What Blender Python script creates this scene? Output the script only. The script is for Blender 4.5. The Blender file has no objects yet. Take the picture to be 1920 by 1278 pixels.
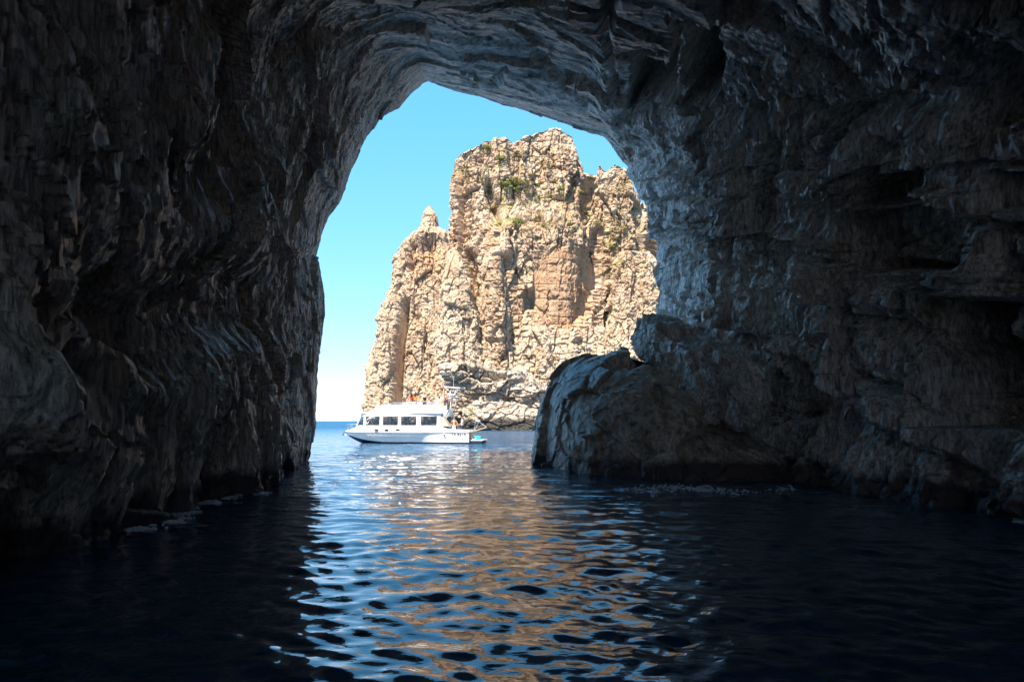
import bpy, bmesh, math, random
import numpy as np
from mathutils import Vector, Matrix

scene = bpy.context.scene
R = math.radians
random.seed(7)
np.random.seed(7)

# ------------------------------------------------------------------ camera
F_PX, CAM_Z, HORIZON = 1500.0, 2.0, 789.0          # focal length in photo pixels, eye height, horizon row
cam_d = bpy.data.cameras.new("camera")
cam_d.sensor_width = 36.0
cam_d.lens = 36.0 * F_PX / 1920.0
cam_d.shift_y = (HORIZON - 639.0) / 1920.0
cam_d.clip_start = 0.1
cam_d.clip_end = 60000
cam = bpy.data.objects.new("camera", cam_d)
cam.location = (0, 0, CAM_Z)
cam.rotation_euler = (R(90), 0, 0)
scene.collection.objects.link(cam)
scene.camera = cam

# ------------------------------------------------------------------ sky, sun, exposure
SUN_EL, SUN_AZ = R(58), R(213)                     # azimuth clockwise from +Y: behind the camera, to the left
world = bpy.data.worlds.new("World")
scene.world = world
world.use_nodes = True
wn = world.node_tree.nodes
wn.clear()
w_out = wn.new("ShaderNodeOutputWorld")
w_bg = wn.new("ShaderNodeBackground")
w_sky = wn.new("ShaderNodeTexSky")
w_sky.sky_type = 'NISHITA'
w_sky.sun_disc = False
w_sky.sun_elevation = SUN_EL
w_sky.sun_rotation = SUN_AZ
w_sky.air_density = 0.7
w_sky.dust_density = 0.3
w_sky.ozone_density = 0.6
w_bg.inputs['Strength'].default_value = 0.118
# one colour response over the whole sky: the flatter, more cyan clear sky of the photograph
w_sep, w_com = wn.new("ShaderNodeSeparateColor"), wn.new("ShaderNodeCombineColor")
world.node_tree.links.new(w_sky.outputs[0], w_sep.inputs[0])
for ch, (gain, power) in enumerate(((0.25, 1.0), (0.68, 0.5), (1.07, 0.4))):
    w_pow, w_mul = wn.new("ShaderNodeMath"), wn.new("ShaderNodeMath")
    w_pow.operation, w_mul.operation = 'POWER', 'MULTIPLY'
    w_pow.inputs[1].default_value, w_mul.inputs[1].default_value = power, gain
    world.node_tree.links.new(w_sep.outputs[ch], w_pow.inputs[0])
    world.node_tree.links.new(w_pow.outputs[0], w_mul.inputs[0])
    world.node_tree.links.new(w_mul.outputs[0], w_com.inputs[ch])
world.node_tree.links.new(w_com.outputs[0], w_bg.inputs[0])
world.node_tree.links.new(w_bg.outputs[0], w_out.inputs[0])

sun_dir = Vector((math.sin(SUN_AZ) * math.cos(SUN_EL), math.cos(SUN_AZ) * math.cos(SUN_EL), math.sin(SUN_EL)))
sun_d = bpy.data.lights.new("sun", 'SUN')
sun_d.energy = 2.5
sun_d.angle = R(0.53)
sun_d.color = (1.0, 0.87, 0.70)
sun = bpy.data.objects.new("sun", sun_d)
sun.rotation_euler = sun_dir.to_track_quat('Z', 'Y').to_euler()
sun.location = (-40, -40, 90)
scene.collection.objects.link(sun)

vs = scene.view_settings
vs.view_transform = 'Standard'
vs.look = 'None'
vs.gamma = 1.0
vs.use_curve_mapping = False
vs.exposure = 2.75
scene.cycles.max_bounces = 12
scene.cycles.diffuse_bounces = 8
scene.cycles.glossy_bounces = 4
scene.cycles.use_denoising = True
scene.cycles.sample_clamp_indirect = 4.0
scene.cycles.caustics_reflective = True
scene.cycles.blur_glossy = 0.6
scene.cycles.caustics_refractive = False

# ------------------------------------------------------------------ numpy noise
_rng = np.random.RandomState(11)
_N = 4096
_PERM = _rng.permutation(_N).astype(np.int32)
_PERM = np.concatenate([_PERM, _PERM])
_GRAD = _rng.normal(size=(_N, 3)).astype(np.float32)
_GRAD /= np.linalg.norm(_GRAD, axis=1, keepdims=True)
_RND = _rng.rand(_N, 8).astype(np.float32)


def _hash(ix, iy, iz):
    m = _N - 1
    return _PERM[_PERM[_PERM[ix & m] + (iy & m)] + (iz & m)]


def perlin(q):
    i = np.floor(q).astype(np.int32)
    f = (q - i).astype(np.float32)
    u = f * f * f * (f * (f * 6 - 15) + 10)
    out = np.zeros(len(q), np.float32)
    for dx in (0, 1):
        wx = u[:, 0] if dx else 1 - u[:, 0]
        for dy in (0, 1):
            wy = u[:, 1] if dy else 1 - u[:, 1]
            for dz in (0, 1):
                wz = u[:, 2] if dz else 1 - u[:, 2]
                g = _GRAD[_hash(i[:, 0] + dx, i[:, 1] + dy, i[:, 2] + dz)]
                d = g[:, 0] * (f[:, 0] - dx) + g[:, 1] * (f[:, 1] - dy) + g[:, 2] * (f[:, 2] - dz)
                out += wx * wy * wz * d
    return out * 1.5


def fbm(p, scale, octaves=4, gain=0.5, seed=0, ridged=False):
    q = p / np.asarray(scale, np.float32) + seed * 17.31
    a, tot, out = 1.0, 0.0, np.zeros(len(p), np.float32)
    for _ in range(octaves):
        n = perlin(q)
        out += a * ((1 - 2 * np.abs(n)) if ridged else n)
        tot += a
        a *= gain
        q = q * 2.03 + 5.7
    return out / tot


def worley(q):
    base = np.floor(q - 0.5).astype(np.int32)
    n = len(q)
    f1 = np.full(n, 9, np.float32)
    f2 = np.full(n, 9, np.float32)
    hid = np.zeros(n, np.int32)
    dv = np.zeros((n, 3), np.float32)
    for dx in (0, 1):
        for dy in (0, 1):
            for dz in (0, 1):
                c = base + np.array([dx, dy, dz], np.int32)
                h = _hash(c[:, 0], c[:, 1], c[:, 2])
                d = (q - c - 0.12 - 0.76 * _RND[h, :3]).astype(np.float32)
                r = np.sqrt((d * d).sum(1))
                new = r < f1
                f2 = np.where(new, f1, np.minimum(f2, r))
                hid = np.where(new, h, hid)
                dv[new] = d[new]
                f1 = np.where(new, r, f1)
    return f1, f2, hid, dv


def facet(p, scale, seed=0, tilt=1.0, crack=0.0, cw=0.07):
    """angular broken-rock relief: every cell a tilted plane at its own height, with cracks between"""
    q = p / np.asarray(scale, np.float32) + seed * 9.17
    f1, f2, hid, dv = worley(q)
    r = _RND[hid, 3] * 2 - 1
    g = _RND[hid, 4:7] * 2 - 1
    out = r * 0.6 + tilt * (dv * g).sum(1)
    if crack:
        e = np.clip((f2 - f1) / cw, 0, 1)
        out -= crack * (1 - e) ** 2
    return out


def sstep(a, b, x):
    t = np.clip((x - a) / (b - a), 0, 1)
    return t * t * (3 - 2 * t)


def pchip(xk, yk, x):
    """monotone cubic interpolation, yk (K, ...)"""
    xk = np.asarray(xk, float)
    yk = np.asarray(yk, float)
    sh = (-1,) + (1,) * (yk.ndim - 1)
    h = np.diff(xk).reshape(sh)
    d = np.diff(yk, axis=0) / h
    m = np.zeros_like(yk)
    a, b = d[:-1], d[1:]
    with np.errstate(divide='ignore', invalid='ignore'):
        hm = 2 * a * b / (a + b)
    m[1:-1] = np.where(a * b > 0, np.nan_to_num(hm), 0)
    m[0], m[-1] = d[0], d[-1]
    i = np.clip(np.searchsorted(xk, x, side='right') - 1, 0, len(xk) - 2)
    hh = (xk[i + 1] - xk[i]).reshape(sh)
    t = ((x - xk[i]) / (xk[i + 1] - xk[i])).reshape(sh)
    y0, y1, m0, m1 = yk[i], yk[i + 1], m[i] * hh, m[i + 1] * hh
    return (2*t**3 - 3*t**2 + 1)*y0 + (t**3 - 2*t**2 + t)*m0 + (-2*t**3 + 3*t**2)*y1 + (t**3 - t**2)*m1


def grid_normals(P):
    du = np.gradient(P, axis=0)
    dv = np.gradient(P, axis=1)
    n = np.cross(du, dv)
    n /= np.maximum(np.linalg.norm(n, axis=2, keepdims=True), 1e-9)
    return n


# ------------------------------------------------------------------ mesh helpers
def link(o, parent=None):
    scene.collection.objects.link(o)
    if parent is not None:
        o.parent = parent
    return o


def grid_obj(name, P, mat, parent=None, attrs=None, wrap=False, flip=False, smooth=False):
    ns, nt = P.shape[:2]
    idx = np.arange(ns * nt, dtype=np.int32).reshape(ns, nt)
    if wrap:
        idx = np.concatenate([idx, idx[:, :1]], axis=1)
    a, b, c, d = idx[:-1, :-1], idx[:-1, 1:], idx[1:, 1:], idx[1:, :-1]
    quads = np.stack([a, d, c, b] if flip else [a, b, c, d], axis=-1).reshape(-1, 4)
    return quad_obj(name, P.reshape(-1, 3), quads, mat, parent, attrs, smooth)


def quad_obj(name, V, quads, mat, parent=None, attrs=None, smooth=True):
    me = bpy.data.meshes.new(name)
    nq = len(quads)
    me.vertices.add(len(V))
    me.vertices.foreach_set("co", np.ascontiguousarray(V, np.float32).ravel())
    me.loops.add(nq * 4)
    me.loops.foreach_set("vertex_index", np.ascontiguousarray(quads, np.int32).ravel())
    me.polygons.add(nq)
    me.polygons.foreach_set("loop_start", np.arange(0, nq * 4, 4, dtype=np.int32))
    me.polygons.foreach_set("loop_total", np.full(nq, 4, np.int32))
    me.polygons.foreach_set("use_smooth", np.full(nq, smooth, bool) if isinstance(smooth, bool) else smooth)
    for k, v in (attrs or {}).items():
        at = me.attributes.new(k, 'FLOAT', 'POINT')
        at.data.foreach_set("value", np.ascontiguousarray(v, np.float32).ravel())
    me.update()
    me.materials.append(mat)
    o = bpy.data.objects.new(name, me)
    return link(o, parent)


def bm_obj(name, bm, mat, parent=None, smooth=False):
    me = bpy.data.meshes.new(name)
    bmesh.ops.recalc_face_normals(bm, faces=bm.faces)
    bm.to_mesh(me)
    bm.free()
    me.materials.append(mat)
    if smooth:
        me.polygons.foreach_set("use_smooth", [True] * len(me.polygons))
    o = bpy.data.objects.new(name, me)
    return link(o, parent)


def tag(o, label=None, cat=None, group=None, kind=None):
    for k, v in (("label", label), ("category", cat), ("group", group), ("kind", kind)):
        if v:
            o[k] = v
    return o


def empty(name, loc, rz=0.0):
    o = bpy.data.objects.new(name, None)
    o.location = loc
    o.rotation_euler = (0, 0, rz)
    return link(o)


def PX(u, v, y):
    """a photo pixel at distance y -> a point in the place (used while laying out)"""
    return np.array([(u - 960.0) / F_PX * y, y, CAM_Z + (HORIZON - v) / F_PX * y])


# ------------------------------------------------------------------ materials
def new_mat(name):
    m = bpy.data.materials.new(name)
    m.use_nodes = True
    nt = m.node_tree
    return m, nt, nt.nodes['Principled BSDF']


def simple(name, col, rough=0.5, spec=0.5, metal=0.0, vary=0.12, scale=9.0):
    m, nt, b = new_mat(name)
    tc = nt.nodes.new("ShaderNodeTexCoord")
    n = nt.nodes.new("ShaderNodeTexNoise")
    n.inputs['Scale'].default_value = scale
    n.inputs['Detail'].default_value = 4
    nt.links.new(tc.outputs['Object'], n.inputs['Vector'])
    mx = nt.nodes.new("ShaderNodeMix")
    mx.data_type = 'RGBA'
    mx.inputs['A'].default_value = tuple(c * (1 - vary) for c in col) + (1,)
    mx.inputs['B'].default_value = tuple(min(1, c * (1 + vary)) for c in col) + (1,)
    nt.links.new(n.outputs['Fac'], mx.inputs['Factor'])
    nt.links.new(mx.outputs['Result'], b.inputs['Base Color'])
    b.inputs['Roughness'].default_value = rough
    b.inputs['Specular IOR Level'].default_value = spec
    b.inputs['Metallic'].default_value = metal
    return m


def ramp(nt, fac, stops):
    r = nt.nodes.new("ShaderNodeValToRGB")
    el = r.color_ramp.elements
    while len(el) < len(stops):
        el.new(0.5)
    for e, (p, c) in zip(el, stops):
        e.position = p
        e.color = tuple(c) + (1,)
    nt.links.new(fac, r.inputs['Fac'])
    return r.outputs['Color']


def noise(nt, vec, scale, detail=6, rough=0.6, dist=0.0):
    n = nt.nodes.new("ShaderNodeTexNoise")
    n.inputs['Scale'].default_value = scale
    n.inputs['Detail'].default_value = detail
    n.inputs['Roughness'].default_value = rough
    n.inputs['Distortion'].default_value = dist
    nt.links.new(vec, n.inputs['Vector'])
    return n.outputs['Fac']


def mapping(nt, vec, scale=(1, 1, 1), rot=(0, 0, 0)):
    mp = nt.nodes.new("ShaderNodeMapping")
    mp.inputs['Scale'].default_value = scale
    mp.inputs['Rotation'].default_value = rot
    nt.links.new(vec, mp.inputs['Vector'])
    return mp.outputs['Vector']


def mixc(nt, fac, a, b, mode='MIX'):
    mx = nt.nodes.new("ShaderNodeMix")
    mx.data_type = 'RGBA'
    mx.blend_type = mode
    for s, v in (('Factor', fac), ('A', a), ('B', b)):
        if isinstance(v, (int, float)):
            mx.inputs[s].default_value = v
        elif isinstance(v, tuple):
            mx.inputs[s].default_value = v + (1,)
        else:
            nt.links.new(v, mx.inputs[s])
    return mx.outputs['Result']


def math_n(nt, op, a, b=None, clamp=False):
    n = nt.nodes.new("ShaderNodeMath")
    n.operation = op
    n.use_clamp = clamp
    for i, v in enumerate((a, b)):
        if v is None:
            continue
        if isinstance(v, (int, float)):
            n.inputs[i].default_value = v
        else:
            nt.links.new(v, n.inputs[i])
    return n.outputs[0]


def bump(nt, bsdf, h, strength, dist, prev=None):
    b = nt.nodes.new("ShaderNodeBump")
    b.inputs['Strength'].default_value = strength
    b.inputs['Distance'].default_value = dist
    nt.links.new(h, b.inputs['Height'])
    if prev is not None:
        nt.links.new(prev, b.inputs['Normal'])
    nt.links.new(b.outputs['Normal'], bsdf.inputs['Normal'])
    return b.outputs['Normal']


def voronoi(nt, vec, scale, metric='CHEBYCHEV', feature='F1', rnd=1.0):
    n = nt.nodes.new("ShaderNodeTexVoronoi")
    n.distance = metric
    n.feature = feature
    n.inputs['Scale'].default_value = scale
    n.inputs['Randomness'].default_value = rnd
    nt.links.new(vec, n.inputs['Vector'])
    return n.outputs['Distance']


def warped(nt, vec, scale, amount):
    n = nt.nodes.new("ShaderNodeTexNoise")
    n.inputs['Scale'].default_value = scale
    n.inputs['Detail'].default_value = 2
    nt.links.new(vec, n.inputs['Vector'])
    a = nt.nodes.new("ShaderNodeVectorMath")
    a.operation = 'MULTIPLY_ADD'
    a.inputs[1].default_value = (amount,) * 3
    nt.links.new(n.outputs['Color'], a.inputs[0])
    nt.links.new(vec, a.inputs[2])
    return a.outputs[0]


def cave_rock(name, dark, mid, pale, streak, streak_rot, pale_pos=0.62, wet=0.45, tide=True, metric='EUCLIDEAN', chip=0.24):
    m, nt, b = new_mat(name)
    co = nt.nodes.new("ShaderNodeTexCoord").outputs['Object']
    sv = mapping(nt, co, streak, streak_rot)
    st = noise(nt, sv, 1.0, 6, 0.66, 0.4)
    big = noise(nt, co, 0.33, 3, 0.6)
    f = math_n(nt, 'ADD', math_n(nt, 'MULTIPLY', st, 0.55), math_n(nt, 'MULTIPLY', big, 0.45))
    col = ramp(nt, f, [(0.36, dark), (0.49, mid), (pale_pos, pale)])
    dv = mapping(nt, co, (0.9, 0.9, 0.16))
    rust = noise(nt, dv, 1.0, 5, 0.65, 0.4)
    col = mixc(nt, ramp(nt, rust, [(0.54, (0, 0, 0)), (0.70, (0.75, 0.75, 0.75))]), col, (0.50, 0.29, 0.16))
    soot = noise(nt, mapping(nt, co, (0.7, 0.7, 0.22), (0, 0, 0.7)), 1.3, 5, 0.65, 0.3)
    col = mixc(nt, ramp(nt, soot, [(0.58, (0, 0, 0)), (0.70, (0.8, 0.8, 0.8))]), col, (0.10, 0.085, 0.08))
    calc = noise(nt, mapping(nt, co, (0.8, 0.8, 0.3), (0, 0, 2.1)), 0.9, 6, 0.7, 0.5)
    col = mixc(nt, ramp(nt, calc, [(0.51, (0, 0, 0)), (0.66, (0.9, 0.9, 0.9))]), col, (0.88, 0.78, 0.67))
    grn = noise(nt, co, 0.8, 3, 0.6, 0.2)
    col = mixc(nt, ramp(nt, grn, [(0.56, (0, 0, 0)), (0.74, (0.45, 0.45, 0.45))]), col, (0.26, 0.26, 0.14))
    grit = noise(nt, mapping(nt, sv, (1, 1, 0.7)), 6.0, 6, 0.75)
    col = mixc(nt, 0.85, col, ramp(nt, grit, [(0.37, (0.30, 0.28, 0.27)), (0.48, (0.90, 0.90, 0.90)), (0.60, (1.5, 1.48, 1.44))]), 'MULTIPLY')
    rough = math_n(nt, 'ADD', wet, 0.0)
    if tide:                                                # the band the swell keeps wet and grown with algae
        sx = nt.nodes.new("ShaderNodeSeparateXYZ")
        nt.links.new(co, sx.inputs[0])
        zz = math_n(nt, 'ADD', sx.outputs['Z'], math_n(nt, 'MULTIPLY', noise(nt, co, 1.1, 4, 0.65), -0.9))
        band = ramp(nt, zz, [(0.02, (1, 1, 1)), (0.30, (0, 0, 0))])
        col = mixc(nt, band, col, (0.11, 0.075, 0.07))
    nt.links.new(col, b.inputs['Base Color'])
    b.inputs['Roughness'].default_value = wet
    b.inputs['Specular IOR Level'].default_value = 0.7
    # broken faces: angular chips in two sizes, then grit
    wv = warped(nt, sv, 1.3, 0.35)
    chips = math_n(nt, 'ADD', voronoi(nt, wv, 1.25, metric), math_n(nt, 'MULTIPLY', voronoi(nt, wv, 3.7, metric), 0.42))
    n1 = bump(nt, b, chips, 0.8, chip)
    bump(nt, b, grit, 0.8, 0.07, n1)
    return m


M = {}
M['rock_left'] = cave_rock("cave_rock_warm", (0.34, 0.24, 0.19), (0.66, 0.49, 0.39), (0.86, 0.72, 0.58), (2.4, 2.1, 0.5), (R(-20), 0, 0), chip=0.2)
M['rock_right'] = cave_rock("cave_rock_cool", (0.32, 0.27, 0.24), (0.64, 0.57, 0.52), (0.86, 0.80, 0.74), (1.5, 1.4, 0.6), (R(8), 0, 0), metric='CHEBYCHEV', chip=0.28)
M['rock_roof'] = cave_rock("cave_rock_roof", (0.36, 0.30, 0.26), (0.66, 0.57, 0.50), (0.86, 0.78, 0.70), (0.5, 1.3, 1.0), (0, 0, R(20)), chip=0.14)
M['boulder'] = cave_rock("boulder_rock", (0.28, 0.22, 0.175), (0.50, 0.41, 0.33), (0.78, 0.68, 0.58), (0.7, 0.7, 0.6), (R(20), R(25), 0), 0.7, chip=0.14)


def cliff_rock(name, stops):
    m, nt, b = new_mat(name)
    co = nt.nodes.new("ShaderNodeTexCoord").outputs['Object']
    big = noise(nt, mapping(nt, co, (0.09, 0.09, 0.035)), 1.0, 6, 0.6, 0.4)
    col = ramp(nt, big, stops)
    sp = noise(nt, mapping(nt, co, (0.6, 0.6, 0.4)), 1.0, 9, 0.72, 0.3)
    col = mixc(nt, 0.8, col, ramp(nt, sp, [(0.33, (0.48, 0.43, 0.40)), (0.5, (0.88, 0.86, 0.84)), (0.66, (1.1, 1.08, 1.05))]), 'MULTIPLY')
    stain = nt.nodes.new("ShaderNodeAttribute")
    stain.attribute_name = "stain"
    sn = math_n(nt, 'MULTIPLY', stain.outputs['Fac'], math_n(nt, 'ADD', noise(nt, mapping(nt, co, (0.25, 0.25, 0.08)), 1.0, 5), 0.25), True)
    col = mixc(nt, sn, col, (0.36, 0.18, 0.08))
    run = noise(nt, mapping(nt, co, (0.55, 0.55, 0.05)), 1.0, 5, 0.6, 0.3)
    col = mixc(nt, ramp(nt, run, [(0.52, (0, 0, 0)), (0.70, (0.55, 0.55, 0.55))]), col, (0.30, 0.255, 0.215))
    veg = nt.nodes.new("ShaderNodeAttribute")
    veg.attribute_name = "veg"
    vcol = ramp(nt, noise(nt, co, 0.5, 6, 0.7), [(0.42, (0.20, 0.20, 0.055)), (0.54, (0.30, 0.24, 0.11)), (0.66, (0.36, 0.26, 0.15))])
    col = mixc(nt, veg.outputs['Fac'], col, vcol)
    # wet, algae-dark band the sea keeps at the waterline
    sx = nt.nodes.new("ShaderNodeSeparateXYZ")
    nt.links.new(co, sx.inputs[0])
    zz = math_n(nt, 'ADD', sx.outputs['Z'], math_n(nt, 'MULTIPLY', noise(nt, co, 0.35, 3), -2.6))
    wet = ramp(nt, math_n(nt, 'MULTIPLY', zz, 0.25), [(0.18, (1, 1, 1)), (0.42, (0, 0, 0))])
    col = mixc(nt, wet, col, (0.06, 0.055, 0.05))
    nt.links.new(col, b.inputs['Base Color'])
    b.inputs['Roughness'].default_value = 0.9
    b.inputs['Specular IOR Level'].default_value = 0.15
    n1 = bump(nt, b, sp, 1.0, 0.9)
    bump(nt, b, noise(nt, co, 2.6, 6, 0.72), 0.8, 0.25, n1)
    return m


M['cliff'] = cliff_rock("sunlit_cliff_rock", [(0.30, (0.37, 0.26, 0.175)), (0.45, (0.50, 0.38, 0.275)), (0.58, (0.60, 0.48, 0.365)), (0.72, (0.48, 0.41, 0.345))])
M['shelf'] = cliff_rock("pale_shelf_rock", [(0.32, (0.30, 0.235, 0.175)), (0.45, (0.46, 0.385, 0.305)), (0.58, (0.58, 0.50, 0.415)), (0.75, (0.42, 0.36, 0.30))])


def water_mat():
    m, nt, b = new_mat("sea_water")
    geo = nt.nodes.new("ShaderNodeNewGeometry")
    co = geo.outputs['Position']
    b.inputs['Base Color'].default_value = (0.003, 0.055, 0.13, 1)
    b.inputs['Roughness'].default_value = 0.02
    b.inputs['IOR'].default_value = 1.36
    b.inputs['Specular IOR Level'].default_value = 1.0
    # ripples finer than the built waves everywhere, and the open sea's own chop where the built waves have died out
    h1 = noise(nt, mapping(nt, co, (0.7, 1.2, 1)), 3.6, 3, 0.5, 0.4)
    n1 = bump(nt, b, h1, 0.22, 0.05)
    far = nt.nodes.new("ShaderNodeVectorMath")
    far.operation = 'LENGTH'
    nt.links.new(co, far.inputs[0])
    fr = nt.nodes.new("ShaderNodeMapRange")
    fr.inputs['From Min'].default_value = 12
    fr.inputs['From Max'].default_value = 60
    nt.links.new(far.outputs['Value'], fr.inputs['Value'])
    rr = nt.nodes.new("ShaderNodeMapRange")               # waves too far to be built one by one
    rr.inputs['From Min'].default_value = 50
    rr.inputs['From Max'].default_value = 260
    rr.inputs['To Min'].default_value = 0.02
    rr.inputs['To Max'].default_value = 0.38
    nt.links.new(far.outputs['Value'], rr.inputs['Value'])
    nt.links.new(rr.outputs[0], b.inputs['Roughness'])
    h2 = math_n(nt, 'MULTIPLY', noise(nt, mapping(nt, co, (0.7, 1.2, 1)), 0.6, 4, 0.55, 0.3), fr.outputs[0])
    bump(nt, b, h2, 1.0, 0.9, n1)
    return m


M['water'] = water_mat()

# ================================================================== THE SETTING
# ------------------------------------------------------------------ sea: rings of growing size round the place, real waves
def sea():
    th = np.concatenate([np.linspace(-math.pi, -0.80, 60, endpoint=False), np.linspace(-0.80, 0.80, 720), np.linspace(0.80, math.pi, 60)[1:]])
    rad = [0.4, 2.0, 3.6, 4.6]
    while rad[-1] < 95:
        rad.append(rad[-1] * 1.0075)
    while rad[-1] < 30000:
        rad.append(rad[-1] * 1.06)
    rad = np.array(rad)
    Rg, T = np.meshgrid(rad, th, indexing='ij')
    X, Y = Rg * np.sin(T), Rg * np.cos(T)
    Z = np.zeros_like(X)
    DX, DY = np.zeros_like(X), np.zeros_like(X)
    rs = np.random.RandomState(5)
    step = np.gradient(rad)[:, None]
    nc = 90
    lam = np.exp(np.linspace(math.log(0.16), math.log(5.5), nc) + rs.normal(0, 0.03, nc))
    wsl = np.exp(-0.5 * ((np.log(lam) - math.log(0.38)) / 0.85) ** 2)
    rms = 0.165
    wsl *= rms / math.sqrt((wsl ** 2).sum() / 2)
    patch = 0.8 + 0.35 * fbm(np.stack([X.ravel(), Y.ravel(), 0 * X.ravel()], 1), (9, 9, 9), 2).reshape(X.shape)
    # the chop thrown back by the rocks at the foot of the right wall
    patch += 0.8 * np.exp(-((X - 7.0) / 3.2) ** 2 - ((Y - 24.3) / 1.5) ** 2)
    for L, s in zip(lam, wsl):
        k = 2 * math.pi / L
        a = s / k
        d = math.radians(-90 + rs.normal(0, 31)) + rs.choice([0, 0, 0, math.pi * 0.85])
        kx, ky = k * math.cos(d), k * math.sin(d)
        ph = kx * X + ky * Y + rs.rand() * 6.283
        fade = sstep(2.2, 4.0, L / step) * patch * sstep(420, 120, Rg)
        Z += a * fade * np.cos(ph)
        q = 0.4 * a * fade * np.sin(ph)
        DX -= q * math.cos(d)
        DY -= q * math.sin(d)
    P = np.stack([X + DX, Y + DY, Z], -1)
    o = grid_obj("water", P, M['water'], wrap=True, flip=True, smooth=True)
    tag(o, "rippled dark blue sea reaching from the cave out to the horizon", kind="structure")
    return o


sea()

# ------------------------------------------------------------------ the cave, lofted through upright sections
RIM = [(575, 960), (580, 864), (592, 790), (598, 700), (603, 620), (607, 555), (597, 490), (610, 440), (622, 408), (642, 383),
       (660, 335), (690, 272), (722, 218), (748, 203), (775, 172), (800, 155), (838, 168), (895, 180), (945, 195), (1000, 212),
       (1060, 232), (1135, 254), (1150, 275), (1168, 303), (1200, 350), (1215, 410), (1228, 500), (1231, 580), (1236, 680),
       (1240, 800), (1245, 864), (1250, 960)]
RIM_S = 40.0                                        # parameter value at the rim; the mouth is skewed: its right side lies farther out
rim_y = np.interp(np.arange(len(RIM)), [0, 11, 15, 21, 25, 31], [40.0, 41.0, 44.0, 48.0, 50.0, 50.0])
LM = [0, 1, 3, 5, 8, 10, 12, 15, 19, 21, 24, 27, 29, 30, 31]
SECT = {  # distance: (X, Z) of the landmarks
    33.0: [(-9.1, -3), (-9.0, 0), (-8.85, 4.2), (-8.6, 7.6), (-8.35, 11.0), (-7.9, 12.9), (-6.6, 15.9), (-4.1, 17.8), (1.2, 16.7), (5.2, 15.4), (7.6, 12.9), (9.0, 8.0), (9.5, 2), (9.6, 0), (9.6, -3)],
    27.0: [(-8.0, -3), (-7.9, 0), (-7.6, 3.6), (-7.3, 6.7), (-7.55, 9.7), (-7.5, 11.5), (-6.6, 14.1), (-4.0, 15.8), (1.3, 15.0), (5.4, 13.6), (8.2, 11.6), (9.5, 7.2), (9.8, 2), (9.8, 0), (9.8, -3)],
    21.0: [(-7.1, -3), (-7.0, 0), (-6.6, 3.2), (-6.3, 6.0), (-6.7, 8.5), (-6.9, 10.3), (-6.4, 12.3), (-3.8, 13.4), (1.4, 12.9), (5.6, 11.9), (8.8, 10.0), (9.9, 6.2), (9.9, 2), (9.7, 0), (9.6, -3)],
    15.0: [(-6.8, -3), (-6.7, 0), (-5.9, 2.8), (-5.6, 5.0), (-5.9, 7.2), (-6.2, 9.0), (-6.0, 10.7), (-3.6, 11.4), (1.5, 11.0), (6.0, 10.0), (9.4, 8.0), (10.1, 5.0), (10.0, 1.5), (9.8, 0), (9.6, -3)],
    8.0: [(-6.6, -3), (-6.6, 0), (-5.4, 2.5), (-5.1, 4.3), (-5.4, 6.2), (-5.8, 7.6), (-5.5, 9.0), (-3.4, 9.7), (1.5, 9.4), (5.6, 8.8), (8.8, 7.2), (9.6, 4.5), (9.6, 1.3), (9.4, 0), (9.4, -3)],
}
nR = len(RIM)
rim = np.array([PX(u, v, y) for (u, v), y in zip(RIM, rim_y)])
idx_all = np.arange(nR, dtype=float)
# dense parameter along the section, even in arc length
fine_i = np.linspace(0, nR - 1, 4000)


def section_at(y, t):
    q = pchip(LM, np.array(SECT[y]), t)
    return np.stack([q[:, 0], np.full(len(t), y), q[:, 1]], 1)


def lin(tab, t):
    i = np.clip(t.astype(int), 0, nR - 2)
    f = (t - i)[:, None]
    return tab[i] * (1 - f) + tab[i + 1] * f


mid_curve = 0.5 * (section_at(27.0, fine_i) + lin(rim, fine_i))
arc = np.concatenate([[0], np.cumsum(np.linalg.norm(np.diff(mid_curve, axis=0), axis=1))])
N_T = 960
tt = np.interp(np.linspace(0, arc[-1], N_T), arc, fine_i)
rim_s = lin(rim, tt)
s8 = section_at(8.0, tt)


def shrunk(y, k):
    q = np.array([0.8, 8.0, 2.0]) + (s8 - np.array([0.8, 8.0, 2.0])) * k
    q[:, 1] = y
    return q


back = shrunk(-14.0, 0.84)  # added second mouth behind the camera, left open so sky light fills the cave
back[:, 1] -= 0.8 * np.maximum(back[:, 2], 0)  # overhang over that added mouth keeps direct sun out
stations = [(-16.0, back), (-9.0, shrunk(-9.0, 0.86)), (-4.0, shrunk(-4.0, 0.91)), (1.0, shrunk(1.0, 0.97))]
for y in sorted(SECT):
    stations.append((y, section_at(y, tt)))
stations.append((38.2, rim_s * 0.78 + 0.22 * section_at(33.0, tt)))
stations.append((RIM_S, rim_s))
s_y = np.concatenate([np.linspace(-16, 8, 40, endpoint=False), 8 + 32 * (1 - (1 - np.linspace(0, 1, 440)) ** 1.03)])
cave_P = pchip([s[0] for s in stations], np.array([s[1] for s in stations]), s_y)


def niche(u, v, p, u0, u1, v0, v1, depth, soft=5.0, slant=0.0):
    """a block fallen out of the rock: recess with steep sides"""
    uu = u - slant * (v - (v0 + v1) / 2)
    d = np.maximum(np.maximum(u0 - uu, uu - u1), np.maximum(v0 - v, v - v1))
    return depth * sstep(soft, -soft, d)


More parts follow.
